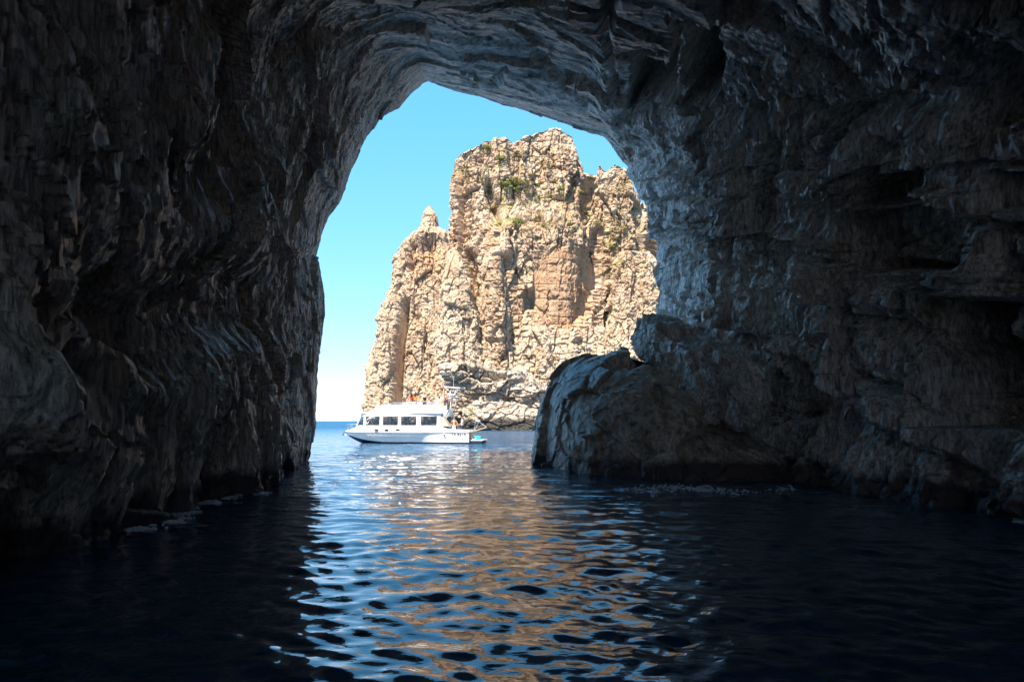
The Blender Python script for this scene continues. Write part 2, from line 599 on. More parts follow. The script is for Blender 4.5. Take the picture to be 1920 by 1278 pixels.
def rib(u, v, y, pts, width, h):
    """rib or hollow along a line on the wall, width in metres"""
    q = np.stack([u, v, 0 * u], 1)
    best = np.full(len(u), 1e9)
    for a, b in zip(pts[:-1], pts[1:]):
        a, b = np.array([*a, 0.0]), np.array([*b, 0.0])
        ab = b - a
        t = np.clip(((q - a) @ ab) / (ab @ ab), 0, 1)
        best = np.minimum(best, np.linalg.norm(q - a - t[:, None] * ab, axis=1))
    return h * np.exp(-(best * y / F_PX / width) ** 2)


def ridge_line(p, pts, width, h):
    """rib (h>0) or crack (h<0) along a polyline"""
    best = np.full(len(p), 1e9)
    for a, b in zip(pts[:-1], pts[1:]):
        a, b = np.asarray(a, float), np.asarray(b, float)
        ab = b - a
        t = np.clip(((p - a) @ ab) / (ab @ ab), 0, 1)
        best = np.minimum(best, np.linalg.norm(p - a - t[:, None] * ab, axis=1))
    return h * np.exp(-(best / width) ** 2)


def cave_disp(P):
    p = P.reshape(-1, 3).astype(np.float32)
    n = grid_normals(P).reshape(-1, 3)
    c = np.array([0.8, 0, 5.0])
    sgn = np.sign(((c - p) * n * np.array([1, 0, 1])).sum(1))
    sgn = np.where(np.median(sgn) >= 0, 1, -1)
    n = n * sgn                                              # into the cave
    t = np.broadcast_to(tt, P.shape[:2]).ravel()
    wl = sstep(15.5, 11.5, t)                                # left wall
    wr = sstep(20.5, 23.5, t)                                # right wall
    wc = 1 - wl - wr                                         # roof
    rimk = np.repeat(sstep(RIM_S + 0.3, 32.0, s_y), P.shape[1])
    warp = np.stack([fbm(p, 2.6, 2, seed=s) for s in (1, 2, 3)], 1) * 0.28
    pw = p + warp
    d = np.zeros(len(p), np.float32)
    big = fbm(p, (5.5, 5.5, 5.5), 3, seed=4)
    body = np.zeros(len(p), np.float32)
    # left wall: leaning fluted ribs
    m = wl > 0.001
    pl = pw[m].copy()
    pl[:, 1] += 0.25 * p[m, 2]
    L = 0.55 * facet(pl, (4.2, 3.6, 4.6), 1, 0.8) + 0.26 * facet(pl, (1.7, 1.5, 2.3), 2, 0.8) + 0.10 * facet(pl, (0.65, 0.6, 1.0), 3, 0.9)
    L += 0.07 * facet(pl, (0.3, 0.28, 0.5), 4, 1.1)
    body[m] += wl[m] * L
    # right wall: beds dipping into the cave, broken into blocks
    m = wr > 0.001
    q = p[m]
    bed = q[:, 2] - 0.30 * q[:, 1] + 0.35 * fbm(q, 3.5, 3, seed=7)
    bed = bed + 0.75 * np.sin(bed * 1.9 + 0.7) * 0.5 + 0.4 * np.sin(bed * 0.83)
    pr = pw[m].copy()
    pr[:, 2] = bed
    lay = bed / 2.35
    fr = lay - np.floor(lay)
    lr = _RND[(np.floor(lay).astype(int) * 7 + 31) & 4095, 0] * 2 - 1
    saw = (0.42 - fr) * 0.6 + lr * 0.3
    notch = -0.5 * np.exp(-((np.minimum(fr, 1 - fr)) / 0.05) ** 2)
    pr[:, 2] = np.floor(lay) * 5.0 + fr * 0.9                 # blocks never reach across a bed
    Rr = saw + notch + 0.60 * facet(pr, (3.8, 3.4, 5.0), 11, 0.9) + 0.60 * facet(q + 0.12 * warp[m], (2.2, 1.9, 2.5), 12, 1.0)
    Rr += 0.13 * facet(pw[m], (0.55, 0.45, 0.9), 13, 1.1) + 0.12 * facet(pw[m], (0.26, 0.22, 0.42), 14, 1.2)
    body[m] += wr[m] * Rr
    # roof: long flat slabs
    m = wc > 0.001
    a = R(24)
    pc = pw[m].copy()
    pc[:, 0], pc[:, 1] = pw[m, 0] * math.cos(a) + pw[m, 1] * math.sin(a), -pw[m, 0] * math.sin(a) + pw[m, 1] * math.cos(a)
    C = 0.75 * facet(pc, (6.5, 3.6, 9.0), 21, 0.35) + 0.28 * facet(pc, (3.0, 1.3, 6.0), 22, 0.45) + 0.07 * facet(pc, (1.6, 0.6, 2.0), 23, 0.8)
    C += 0.03 * facet(pc, (0.5, 0.3, 0.8), 24, 1.2)
    body[m] += wc[m] * C
    small = 0.055 * fbm(p, 0.33, 3, 0.6, 6)
    d = (0.75 * big + body - 0.18) * (0.30 + 0.70 * rimk) + small
    d = d - 0.35 * sstep(0.2, 1.0, rimk)
    # recesses where blocks have fallen from the roof and the right wall
    yy = np.maximum(p[:, 1], 3.0)
    u = 960 + p[:, 0] / yy * F_PX + 11 * fbm(p, 1.0, 3, seed=31)
    v = HORIZON - (p[:, 2] - CAM_Z) / yy * F_PX + 11 * fbm(p, 1.0, 3, seed=32)
    fr_ = (p[:, 1] > 4) & (rimk > 0.02)
    nd = np.zeros(len(p))
    for a in ((1172, 1250, 102, 208, 2.6, 4), (1264, 1333, 82, 214, 4.6, 4), (1385, 1440, 288, 370, 2.2, 4, -.1), (1512, 1585, 222, 315, 2.4, 4, -.15), (1600, 1690, 320, 385, 2.2, 4, -.2),
              (1562, 1800, 396, 505, 2.3, 4, .2), (1700, 1990, 560, 800, 2.4, 5, .1), (1290, 1335, 385, 450, 0.7, 6), (1380, 1450, 480, 640, 0.7, 9), (1405, 1460, 690, 790, 0.9, 6, .3),
              (1030, 1062, 0, 45, 1.0), (1335, 1375, -20, 70, 1.6, 6), (1840, 1990, 330, 395, 1.2, 7)):
        nd = np.maximum(nd, niche(u, v, p, *a))
    for pts, w, h in (([(215, 560), (270, 660), (330, 750)], 0.4, 0.45), ([(390, 540), (365, 650), (350, 725)], 0.45, 0.45), ([(410, 650), (440, 750), (462, 905)], 0.5, 0.4),
                      ([(300, 700), (312, 640)], 0.9, -0.8), ([(400, 640), (425, 600)], 0.9, -0.9), ([(505, 550), (515, 610)], 0.8, -1.0), ([(440, 90), (425, 170), (400, 230)], 0.5, 0.6),
                      ([(480, 570), (500, 640), (480, 655)], 0.5, 0.5), ([(610, 140), (520, 300), (480, 420)], 0.5, 0.3), ([(720, 30), (860, 90)], 0.9, 0.4),
                      ([(1130, 120), (1140, 190), (1180, 250)], 0.5, 0.5), ([(30, 690), (70, 780)], 0.35, 0.5), ([(1570, 600), (1620, 700)], 1.0, 0.6)):
        d += np.where(fr_, rib(u, v, yy, pts, w, h), 0)
    # open bedding joints of the right wall and the ledge under the roof
    for pts, w, h in (([(1215, 372), (1400, 378), (1560, 391), (1700, 402), (1930, 432)], 0.13, -0.9), ([(1365, 442), (1450, 466), (1560, 492), (1750, 546), (1930, 604)], 0.13, -0.9),
                      ([(1165, 218), (1290, 238), (1450, 226), (1600, 214), (1930, 190)], 0.2, -0.7), ([(1225, 428), (1290, 436)], 0.10, -0.6),
                      ([(1240, 590), (1330, 640), (1420, 720), (1500, 800)], 0.14, -0.7), ([(1590, 700), (1700, 760), (1850, 800)], 0.14, -0.6),
                      ([(850, 95), (980, 140), (1100, 200)], 0.12, -0.6), ([(870, 160), (940, 150)], 0.12, -0.5), ([(1140, 20), (1130, 120), (1150, 190)], 0.14, -0.6)):
        d += np.where(fr_, rib(u, v, yy, pts, w, h), 0)
    # the beds stand out above those joints
    d += np.where(fr_ & (t > 22), 0.35 * sstep(0, 6, v - np.interp(u, [1215, 1560, 1930], [310, 325, 370])) * sstep(4, 0, v - np.interp(u, [1215, 1400, 1560, 1930], [372, 378, 391, 432])), 0)
    d += np.where(fr_ & (t > 22), 0.35 * sstep(0, 40, v - np.interp(u, [1365, 1560, 1930], [400, 430, 520])) * sstep(4, 0, v - np.interp(u, [1365, 1450, 1560, 1750, 1930], [442, 466, 492, 546, 604])), 0)
    d -= np.where(fr_, nd, 0)
    return P + (n * d[:, None]).reshape(P.shape)


cave_D = cave_disp(cave_P)


def near_smooth(P):
    """close to the eye the mesh is rounded off; farther out the broken faces stay crisp"""
    return (P[:-1, :-1, 1] < 19).ravel()


cut1, cut2 = int(np.searchsorted(tt, 13.6)), int(np.searchsorted(tt, 21.6))
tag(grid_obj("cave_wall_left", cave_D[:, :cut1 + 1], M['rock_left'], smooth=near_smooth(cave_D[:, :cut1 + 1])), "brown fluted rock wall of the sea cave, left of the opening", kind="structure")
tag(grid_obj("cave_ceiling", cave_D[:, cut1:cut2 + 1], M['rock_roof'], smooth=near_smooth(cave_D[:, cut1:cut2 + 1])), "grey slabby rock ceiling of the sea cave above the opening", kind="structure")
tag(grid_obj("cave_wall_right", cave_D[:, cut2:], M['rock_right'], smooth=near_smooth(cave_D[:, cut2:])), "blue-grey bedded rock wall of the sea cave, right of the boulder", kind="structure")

# the headland the cave is cut into: its outer face turns out from the rim, then back over the top
st = 6
rimD = cave_D[-1, ::st]
c3 = np.array([-1.5, 0, 5.0])
rad_dir = rimD - c3
rad_dir[:, 1] = 0
rad_dir /= np.linalg.norm(rad_dir, axis=1, keepdims=True)
rows = []
for grow, y in ((0, None), (0.35, 40.5), (1.0, 41.0), (2.4, 41.4), (5, 41.6), (7.5, 40), (9, 36), (10, 28), (11, 14), (11, 0), (8, -10), (4, -15), (-1, -18)):
    q = rimD + rad_dir * grow
    if y is not None:
        q[:, 1] = y + 0.8 * fbm(q * np.array([1, 0, 1]), 3.0, 3, seed=3) * min(1, grow)
        q[:, 2] = np.where(rimD[:, 2] < 0.5, rimD[:, 2] - 0.3 * grow, q[:, 2])
    rows.append(q)
tag(grid_obj("headland", np.array(rows), M['cliff'], flip=True), "rocky headland the sea cave is cut into", kind="structure")


# ------------------------------------------------------------------ loose rocks inside the cave
def rock_loft(rings, seed, amps, mat, name, parent=None, crack=0.12, scales=((2.4, 2.4, 1.8), (1.0, 1.0, 0.8), (0.4, 0.4, 0.35)), attrs=None, squash=0.25, fade=None, extra=None):
    P = np.asarray(rings, float)
    n = grid_normals(np.concatenate([P[:, -2:], P, P[:, :2]], 1))[:, 2:-2].reshape(-1, 3)
    p = P.reshape(-1, 3)
    c = p.mean(0)
    if np.median(((p - c) * n).sum(1)) < 0:
        n = -n
    p32 = p.astype(np.float32)
    pw = p32 + np.stack([fbm(p32, scales[0][0] * 1.2, 3, seed=seed + s) for s in (1, 2, 3)], 1) * scales[0][0] * squash
    d = np.zeros(len(p), np.float32)
    for k, (a, s) in enumerate(zip(amps, scales)):
        d += a * facet(pw, s, seed + k, 1.0, crack)
    d += amps[-1] * fbm(p32, np.asarray(scales[-1]) * 0.7, 3, 0.6, seed)
    if extra is not None:
        d += extra(p32)
    if fade is not None:
        d *= fade(p32)
    Q = p + n * d[:, None]
    o = grid_obj(name, Q.reshape(P.shape), mat, parent, wrap=True, attrs=attrs(Q) if attrs else None)
    return o, Q, n


def closed_curve(pts, n):
    pts = np.asarray(pts, float)
    k = len(pts)
    out = []
    for i in range(n):
        t = i / n * k
        j = int(t)
        f = t - j
        p0, p1, p2, p3 = pts[(j - 1) % k], pts[j % k], pts[(j + 1) % k], pts[(j + 2) % k]
        out.append(0.5 * (2*p1 + (p2 - p0)*f + (2*p0 - 5*p1 + 4*p2 - p3)*f*f + (3*p1 - p0 - 3*p2 + p3)*f**3))
    return np.array(out)


foot = closed_curve([(1.25, 39.0), (1.5, 35.5), (2.3, 31.4), (3.6, 28.8), (5.8, 27.1), (8.6, 26.4), (11, 27.5), (11.5, 34), (9, 40), (4, 41)], 420)
rings = []
cb = np.array([5.4, 34.3])
for s in np.linspace(0, 1, 170):
    ph = s * math.pi / 2
    zz = math.sin(ph) ** 0.8
    rr = max(0.004, math.cos(ph)) ** 0.5
    xy = cb + (foot - cb) * rr
    H = 4.95 - 2.3 * sstep(4.5, 10.5, xy[:, 0]) - 1.6 * sstep(35, 28, xy[:, 1])
    z = -1.5 + (H + 1.5) * zz
    rings.append(np.column_stack([xy, z]))
boulder, _, _ = rock_loft(rings, 40, (0.45, 0.10, 0.03), M['boulder'], "boulder", scales=((3.0, 3.0, 2.4), (1.2, 1.2, 0.9), (0.45, 0.45, 0.4)))
tag(boulder, "huge dark rounded boulder rising from the water in the cave mouth", "boulder")

axis = [(PX(1218, 622, 37.0), 0.6), (PX(1224, 622, 36.6), 0.85), (PX(1250, 640, 35.0), 1.0), (PX(1290, 665, 32.5), 1.05), (PX(1340, 705, 30.0), 1.05),
        (PX(1388, 745, 28.0), 0.85), (PX(1412, 790, 27.0), 0.45), (PX(1416, 800, 26.9), 0.03)]
ax = pchip(np.arange(len(axis)), np.array([list(a[0]) + [a[1]] for a in axis]), np.linspace(0, len(axis) - 1, 170))
ax[0, :3] = ax[1, :3]
ax[0, 3] = 0.03
ax[1, 3] = 0.85
tan = np.gradient(ax[:, :3], axis=0)
tan /= np.linalg.norm(tan, axis=1, keepdims=True)
rings = []
for (x, y, z, r), tv in zip(ax, tan):
    side = np.cross(tv, [0, 0, 1])
    side /= np.linalg.norm(side)
    up = np.cross(side, tv)
    an = np.linspace(0, 2 * math.pi, 150, endpoint=False)
    cs, sn_ = np.cos(an), np.sin(an)
    sq = (np.abs(cs) ** 9 + np.abs(sn_) ** 9) ** (-1 / 9)
    rings.append(np.array([x, y, z]) + r * sq[:, None] * (1.0 * cs[:, None] * side + 0.80 * sn_[:, None] * up))
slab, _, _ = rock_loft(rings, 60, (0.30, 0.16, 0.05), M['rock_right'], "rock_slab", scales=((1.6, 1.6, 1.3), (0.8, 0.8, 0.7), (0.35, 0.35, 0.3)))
tag(slab, "cracked grey rock slab leaning down from the right cave wall onto the boulder", "rock slab")

# ------------------------------------------------------------------ the sunlit sea cliff
CY = 210.0
cliff = empty("sea_cliff", (0, CY, 0))
tag(cliff, "tall sunlit tan limestone sea cliff with a pinnacle beyond the boat", kind="structure")
K = CY / F_PX


def cx(u):
    return (u - 960) * K


def cz(v):
    return CAM_Z + (HORIZON - v) * K


# curtain wall: plan of the foot (pixel column or metres, distance) with its skyline row
PLAN = [(-13, 280, 300), (-17, 245, 296), (cx(842), 224, 325), (cx(848), 218, 300), (cx(862), 215, 285), (cx(905), 213, 270), (cx(948), 213, 262), (cx(962), 214, 269),
        (cx(985), 215, 256), (cx(1010), 216, 243), (cx(1045), 216, 237), (cx(1078), 217, 250), (cx(1088), 217, 280), (cx(1103), 217, 318),
        (cx(1119), 216, 325), (cx(1127), 215, 309), (cx(1140), 215, 321), (cx(1158), 214, 309), (cx(1184), 214, 326), (cx(1192), 214, 362),
        (36.5, 222, 372), (44, 226, 385), (56, 230, 390), (78, 222, 380), (104, 196, 380), (122, 160, 410), (126, 118, 470), (116, 84, 560), (130, 70, 640)]  # unseen right end, added so sunlit rock bounces warm light onto the left wall
plan = np.array([(a, b, cz(c - 12)) for a, b, c in PLAN])
seg = np.concatenate([[0], np.cumsum(np.linalg.norm(np.diff(plan[:, :2], axis=0), axis=1))])
wq = np.interp(np.linspace(0, 1, 2000), [0, 0.03, 0.97, 1], [0, 0.06, 0.94, 1])
# most columns where the camera and the cave mouth look
qs = np.concatenate([np.linspace(0, seg[2], 40, endpoint=False), np.linspace(seg[2], seg[20], 520, endpoint=False), np.linspace(seg[20], seg[-1], 40)])
pl = np.stack([np.interp(qs, seg, plan[:, k]) for k in range(3)], 1)
front_n = np.zeros((len(qs), 2))
tg = np.gradient(np.stack([np.convolve(np.pad(pl[:, k], 20, mode='edge'), np.ones(41) / 41, 'valid') for k in (0, 1)], 1), axis=0)
inw = np.stack([-tg[:, 1], tg[:, 0]], 1)
inw /= np.linalg.norm(inw, axis=1, keepdims=True)
rows = []
ZS = np.concatenate([np.linspace(-0.04, 1, 470)])
for s in ZS:
    z = pl[:, 2] * s
    lean = 11.0 * (s - 1) * 1.0                       # foot stands forward of the top
    terr = sstep(-9, -3, pl[:, 0]) * sstep(24, 14, pl[:, 0])
    lean = lean - 7.0 * terr * (1 - sstep(50, 61, z)) + 0.0
    q = pl[:, :2] + inw * lean[:, None] * np.array([0.12, 1.0])
    rows.append(np.column_stack([q, z]))
for g, dz in ((1.5, -0.2), (4, -0.8), (9, -3), (18, -9), (30, -18)):
    q = pl[:, :2] + inw * g * np.array([0.35, 1.0])
    rows.append(np.column_stack([q, pl[:, 2] + dz]))
wall_P = np.array(rows)


def cliff_relief(P, seed, amp=1.0, fade=None, extra=None):
    p = P.reshape(-1, 3).astype(np.float32)
    n = grid_normals(P).reshape(-1, 3)
    if np.median(n[:, 1]) > 0:
        n = -n
    pw = p + np.stack([fbm(p, 9, 3, seed=seed + s) for s in (1, 2, 3)], 1) * 1.3
    rub = sstep(-0.25, 0.3, fbm(p, (10, 10, 14), 3, seed=seed + 9))          # where the face is broken up
    d = 2.3 * fbm(p, (13, 13, 34), 3, seed=seed + 4)
    d += 1.7 * facet(pw, (7, 7, 20), seed, 0.8, 0.4)
    d += 0.95 * facet(pw, (2.9, 2.9, 8.5), seed + 1, 0.9, 0.6)
    d += (0.38 + 0.4 * rub) * facet(pw, (1.5, 1.5, 1.9), seed + 2, 1.1, 0.4)
    d += (0.20 + 0.2 * rub) * facet(pw, (0.7, 0.7, 0.6), seed + 3, 1.1, 0.3)
    bed = p[:, 2] + 0.6 * fbm(p, 12, 2, seed=seed + 6) + 0.9 * np.sin(p[:, 2] * 0.7)
    fr = bed / 2.6 - np.floor(bed / 2.6)
    d -= (0.35 + 0.45 * sstep(45, 25, p[:, 2])) * np.exp(-((fr - 0.5) / 0.06) ** 2)
    d *= amp
    if extra is not None:
        d = extra(p, d)
    if fade is not None:
        d *= fade(p)
    return P + (n * d[:, None]).reshape(P.shape), n


def alcove_mask(p):
    zc = 36.0
    ex = (p[:, 0] - cx(1056) - 0.18 * (p[:, 2] - zc)) / 8.4
    ez = (p[:, 2] - zc) / 10.5
    m = np.maximum(np.abs(ex) ** 4 + np.abs(ez) ** 4, 0)
    m = m + 0.75 * fbm(p, 5.0, 3, seed=77)
    return sstep(1.15, 0.75, m)


def wall_extra(p, d):
    al = alcove_mask(p)
    d = d * (1 - 0.65 * al) - al * (0.2 + 2.4 * np.clip((46 - p[:, 2]) / 20, 0, 1))
    # clefts that part the buttresses
    for pts, w, h in (([(cx(915), 0, 64), (cx(935), 0, 54), (cx(930), 0, 47)], 1.3, -4.0),
                      ([(cx(880), 0, 45), (cx(884), 0, 36), (cx(886), 0, 30)], 1.5, -4.0),
                      ([(cx(950), 0, 42), (cx(958), 0, 30), (cx(962), 0, 12)], 1.3, -3.5),
                      ([(cx(992), 0, 34), (cx(996), 0, 22), (cx(998), 0, 10)], 1.3, -3.2),
                      ([(cx(1120), 0, 52), (cx(1128), 0, 40), (cx(1140), 0, 26)], 1.6, -4.2),
                      ([(cx(1105), 0, 66), (cx(1100), 0, 56)], 1.3, -3.0)):
        q = p.copy()
        q[:, 1] = 0
        front = p[:, 1] < 232
        d = d + np.where(front, ridge_line(q, pts, w, h), 0)
    return d


top_z = np.broadcast_to(pl[:, 2], wall_P.shape[:2]).ravel()
wall_D, wall_n = cliff_relief(wall_P, 100, 1.0, fade=lambda p: 0.45 + 0.55 * sstep(0.0, 5.0, top_z - p[:, 2]), extra=wall_extra)


def cliff_attrs(Q, n):
    p = Q.reshape(-1, 3).astype(np.float32)
    st_ = alcove_mask(p) * 0.62
    st_ = np.maximum(st_, 0.8 * np.exp(-((p[:, 0] - cx(800)) / 5.5) ** 2 - ((p[:, 2] - cz(500)) / 8.0) ** 2))
    st_ = np.maximum(st_, 0.45 * sstep(0.05, 0.35, fbm(p, (6, 6, 22), 4, seed=50)))
    st_ = np.maximum(st_, 0.5 * np.exp(-((p[:, 0] - cx(860)) / 3.0) ** 2) * sstep(40, 48, p[:, 2]) * sstep(64, 56, p[:, 2]))
    tr = sstep(-9, -4, p[:, 0]) * sstep(22, 12, p[:, 0]) * sstep(49, 53, p[:, 2]) * sstep(66, 60, p[:, 2])
    tr = np.maximum(tr, 0.7 * sstep(60, 68, p[:, 2]) * sstep(6, 0, p[:, 0]))
    tr = np.maximum(tr, 0.5 * sstep(20, 26, p[:, 0]) * sstep(35, 42, p[:, 2]))
    vg = tr * sstep(0.0, 0.3, fbm(p, 4.5, 4, seed=51) + 0.25 * n[:, 2])
    return {"stain": st_, "veg": 0.85 * vg}


def local(P):
    return P - np.array([0, CY, 0])


wn_ = grid_normals(wall_D).reshape(-1, 3)
wn_ = wn_ * (1 if np.median(wn_[:, 1]) < 0 else -1)
face = grid_obj("rock_face", local(wall_D), M['cliff'], cliff, attrs=cliff_attrs(wall_D, wn_))


def tower(name, prof, depth, yc, seed, nth=300, nz=300, amp=0.8, sq=2.6, bedded=False, mat='cliff', lean=2.5):
    """column of rock: rows of (photo row, left column, right column) -> rounded-square rings"""
    prof = np.array(prof, float)
    z = CAM_Z + (HORIZON - prof[:, 0]) * yc / F_PX
    xl = (prof[:, 1] - 960) * yc / F_PX
    xr = (prof[:, 2] - 960) * yc / F_PX
    zs = np.linspace(z[-1], z[0], nz)
    o = np.argsort(z)
    L, Rr = np.interp(zs, z[o], xl[o]), np.interp(zs, z[o], xr[o])
    an = np.concatenate([np.linspace(math.pi * 1.02, math.pi * 1.98, int(nth * 0.8), endpoint=False), np.linspace(-0.02 * math.pi, 1.02 * math.pi, nth - int(nth * 0.8), endpoint=False)])
    cs, sn = np.cos(an), np.sin(an)
    rr = (np.abs(cs) ** sq + np.abs(sn) ** sq) ** (-1 / sq)
    w = (Rr - L) / 2
    X = (L + w)[:, None] + w[:, None] * (cs * rr)[None]
    dep = np.interp(zs, [z.min(), z.max()], [depth, depth * 0.45])
    dep = np.minimum(dep, np.maximum(w * 1.4, 0.3))
    Y = yc + lean * ((zs - z.min()) / (z.max() - z.min()))[:, None] + dep[:, None] * (sn * rr)[None]
    P = np.stack([X, Y, np.broadcast_to(zs[:, None], X.shape)], -1)
    n = grid_normals(np.concatenate([P[:, -2:], P, P[:, :2]], 1))[:, 2:-2].reshape(-1, 3)
    p = P.reshape(-1, 3).astype(np.float32)
    ctr = np.stack([np.broadcast_to((L + w)[:, None], X.shape), np.full(X.shape, yc), P[..., 2]], -1).reshape(-1, 3)
    if np.median(((p - ctr) * n).sum(1)) < 0:
        n = -n
    pw = p + np.stack([fbm(p, 7, 2, seed=seed + s) for s in (1, 2, 3)], 1) * 0.9
    if bedded:
        pw[:, 2] = p[:, 2] + 0.4 * fbm(p, 9, 2, seed=seed)
        d = 1.3 * facet(pw, (6, 6, 4.2), seed, 0.6, 0.5) + 0.9 * facet(pw, (3.4, 3.4, 1.5), seed + 1, 0.6, 0.7)
        d += 0.4 * facet(pw, (1.3, 1.3, 0.9), seed + 2, 1.0, 0.5) + 0.2 * facet(pw, (0.6, 0.6, 0.45), seed + 3, 1.1, 0.3)
    else:
        d = 1.0 * facet(pw, (5, 5, 14), seed, 0.9, 0.4) + 0.75 * facet(pw, (2.4, 2.4, 6.0), seed + 1, 1.0, 0.6)
        d += 0.42 * facet(pw, (1.4, 1.4, 1.3), seed + 2, 1.1, 0.4) + 0.24 * facet(pw, (0.75, 0.75, 0.55), seed + 3, 1.1, 0.3)
    wf = np.clip(np.broadcast_to(w[:, None], X.shape).ravel() / 5.0, 0.25, 1.0)
    d = d * amp * wf
    if name == "pinnacle":
        q = p.copy()
        q[:, 1] = 0
        fr = (p[:, 1] < yc + 2)
        d += np.where(fr, ridge_line(q, [(cx(765), 0, cz(575)), (cx(757), 0, cz(650)), (cx(752), 0, cz(765))], 1.1, -5.0), 0)
        d += np.where(fr, ridge_line(q, [(cx(712), 0, cz(690)), (cx(708), 0, cz(770))], 0.9, -2.4), 0)
        d += np.where(fr, ridge_line(q, [(cx(778), 0, cz(470)), (cx(775), 0, cz(510))], 0.8, -2.0), 0)
        d -= np.where(fr, 2.2 * np.exp(-((p[:, 0] - cx(812)) / 3.2) ** 2 - ((p[:, 2] - cz(470)) / 3.0) ** 2), 0)
    Q = p + n * d[:, None]
    if bedded:
        at = {"stain": 0 * d, "veg": 0.6 * sstep(0.2, 0.45, fbm(p, 3.0, 3, seed=seed)) * sstep(0.2, 0.6, n[:, 2])}
    else:
        at = cliff_attrs(Q, n)
    return grid_obj(name, local(Q).reshape(P.shape), M[mat], cliff, attrs=at, wrap=True)


tower("pinnacle", [(383, 801, 806), (392, 794, 812), (402, 791, 817), (425, 786, 821), (434, 779, 826), (440, 770, 838), (452, 759, 844), (480, 745, 858),
                   (500, 740, 866), (530, 738, 874), (560, 727, 880), (600, 713, 888), (650, 701, 900), (700, 694, 910), (770, 686, 925), (812, 684, 930)], 11, 209, 200, 350, 380, 0.9)
tower("buttress", [(466, 850, 855), (480, 842, 863), (500, 835, 870), (540, 826, 880), (565, 820, 886), (640, 812, 900), (700, 806, 915), (812, 800, 930)], 7, 201, 230, 220, 260, 0.8)
tower("buttress", [(478, 918, 932), (492, 908, 945), (540, 905, 955), (600, 900, 962), (700, 895, 975), (812, 890, 985)], 7, 203, 250, 200, 240, 0.9)
tower("buttress", [(580, 985, 1005), (592, 972, 1020), (640, 965, 1032), (700, 958, 1050), (812, 950, 1070)], 6, 202, 270, 200, 160, 0.9)
tower("buttress", [(612, 1050, 1120), (625, 1030, 1150), (660, 1010, 1170), (812, 1000, 1180)], 7, 203, 290, 220, 140, 0.9)
tower("buttress", [(470, 1165, 1215), (490, 1150, 1235), (600, 1140, 1250), (812, 1125, 1260)], 8, 208, 310, 160, 200, 0.9)
# low bedded shelf in front of the foot of the cliff
tower("rock_shelf", [(687, 838, 868), (690, 834, 905), (697, 834, 950), (706, 836, 985), (716, 838, 1010), (730, 840, 1040), (746, 842, 1060), (750, 824, 1070), (765, 806, 1085), (812, 798, 1100)], 9, 186, 330, 360, 220, 1.0, 2.8, True, 'shelf', -5.0)
tower("rock_shelf", [(752, 905, 950), (757, 885, 985), (768, 872, 1010), (790, 862, 1040), (814, 860, 1060)], 3.5, 172, 350, 220, 110, 0.6, 2.6, True, 'shelf')

# ================================================================== THINGS
# ------------------------------------------------------------------ shrubs rooted on the ledges of the cliff
M['leaf_green'] = simple("shrub_green", (0.13, 0.16, 0.035), 0.8, 0.2, vary=0.5, scale=2.0)
M['leaf_olive'] = simple("shrub_olive", (0.17, 0.15, 0.05), 0.8, 0.2, vary=0.5, scale=2.0)


def shrub_mesh(k, mat):
    rs = random.Random(100 + k)
    bm = bmesh.new()
    lobes = [(Vector((rs.uniform(-.5, .5), rs.uniform(-.5, .5), rs.uniform(.15, .45))), rs.uniform(.28, .5)) for _ in range(5)]
    for _ in range(330):
        c, r = rs.choice(lobes)
        d = Vector((rs.gauss(0, 1), rs.gauss(0, 1), abs(rs.gauss(0, .8)) - .15)).normalized()
        p = c + d * r * rs.uniform(.75, 1.05)
        a = d.cross(Vector((rs.gauss(0, 1), rs.gauss(0, 1), rs.gauss(0, 1)))).normalized()
        b = (d.cross(a) + d * rs.uniform(-.6, .9)).normalized()
        l, w = rs.uniform(.08, .15), rs.uniform(.035, .06)
        vv = [bm.verts.new(p + a * w), bm.verts.new(p + b * l), bm.verts.new(p - a * w), bm.verts.new(p - b * l * .5)]
        bm.faces.new(vv)
    for t in range(6):                                      # woody stems
        ang = t * 1.05
        tip = Vector((math.cos(ang) * .35, math.sin(ang) * .35, .4))
        e = Vector((-math.sin(ang), math.cos(ang), 0)) * .03
        bm.faces.new([bm.verts.new(v) for v in (e + Vector((0, 0, -.5)), tip, -e + Vector((0, 0, -.5)))])
    me = bpy.data.meshes.new("shrub")
    bm.to_mesh(me)
    bm.free()
    me.materials.append(mat)
    return me


shrub_me = [shrub_mesh(k, M['leaf_green'] if k % 3 else M['leaf_olive']) for k in range(6)]
W3 = wall_D.reshape(-1, 3)
rs = random.Random(3)
# (photo column, row, width in metres) of the clumps one can see
SHRUBS = [(957, 343, 3.0), (965, 351, 2.6), (948, 352, 3.0), (940, 348, 2.2), (962, 360, 3.0), (950, 362, 2.4), (932, 375, 2.0), (975, 345, 2.0), (985, 360, 2.0),
          (1000, 366, 1.8), (1010, 372, 2.0), (1022, 378, 1.8), (1028, 370, 1.5), (915, 283, 2.6), (935, 300, 2.0), (968, 297, 2.0), (1017, 311, 1.6), (1030, 312, 1.6),
          (930, 393, 2.2), (967, 420, 2.6), (938, 424, 1.8), (990, 437, 2.0), (1050, 357, 1.8), (1055, 365, 1.6), (1105, 337, 2.2), (1112, 338, 1.8), (1189, 396, 2.0),
          (1205, 415, 1.8), (1106, 408, 1.8), (1145, 467, 2.4), (1137, 470, 2.0), (1010, 350, 1.4), (1020, 425, 1.5), (876, 505, 1.8), (1090, 400, 1.6), (995, 330, 1.6),
          (1075, 345, 1.4), (1088, 362, 1.4), (920, 365, 1.6), (1160, 450, 1.6), (1170, 430, 1.4)]
for _ in range(34):
    SHRUBS.append((rs.gauss(975, 38), rs.gauss(358, 17), rs.uniform(0.7, 1.5)))
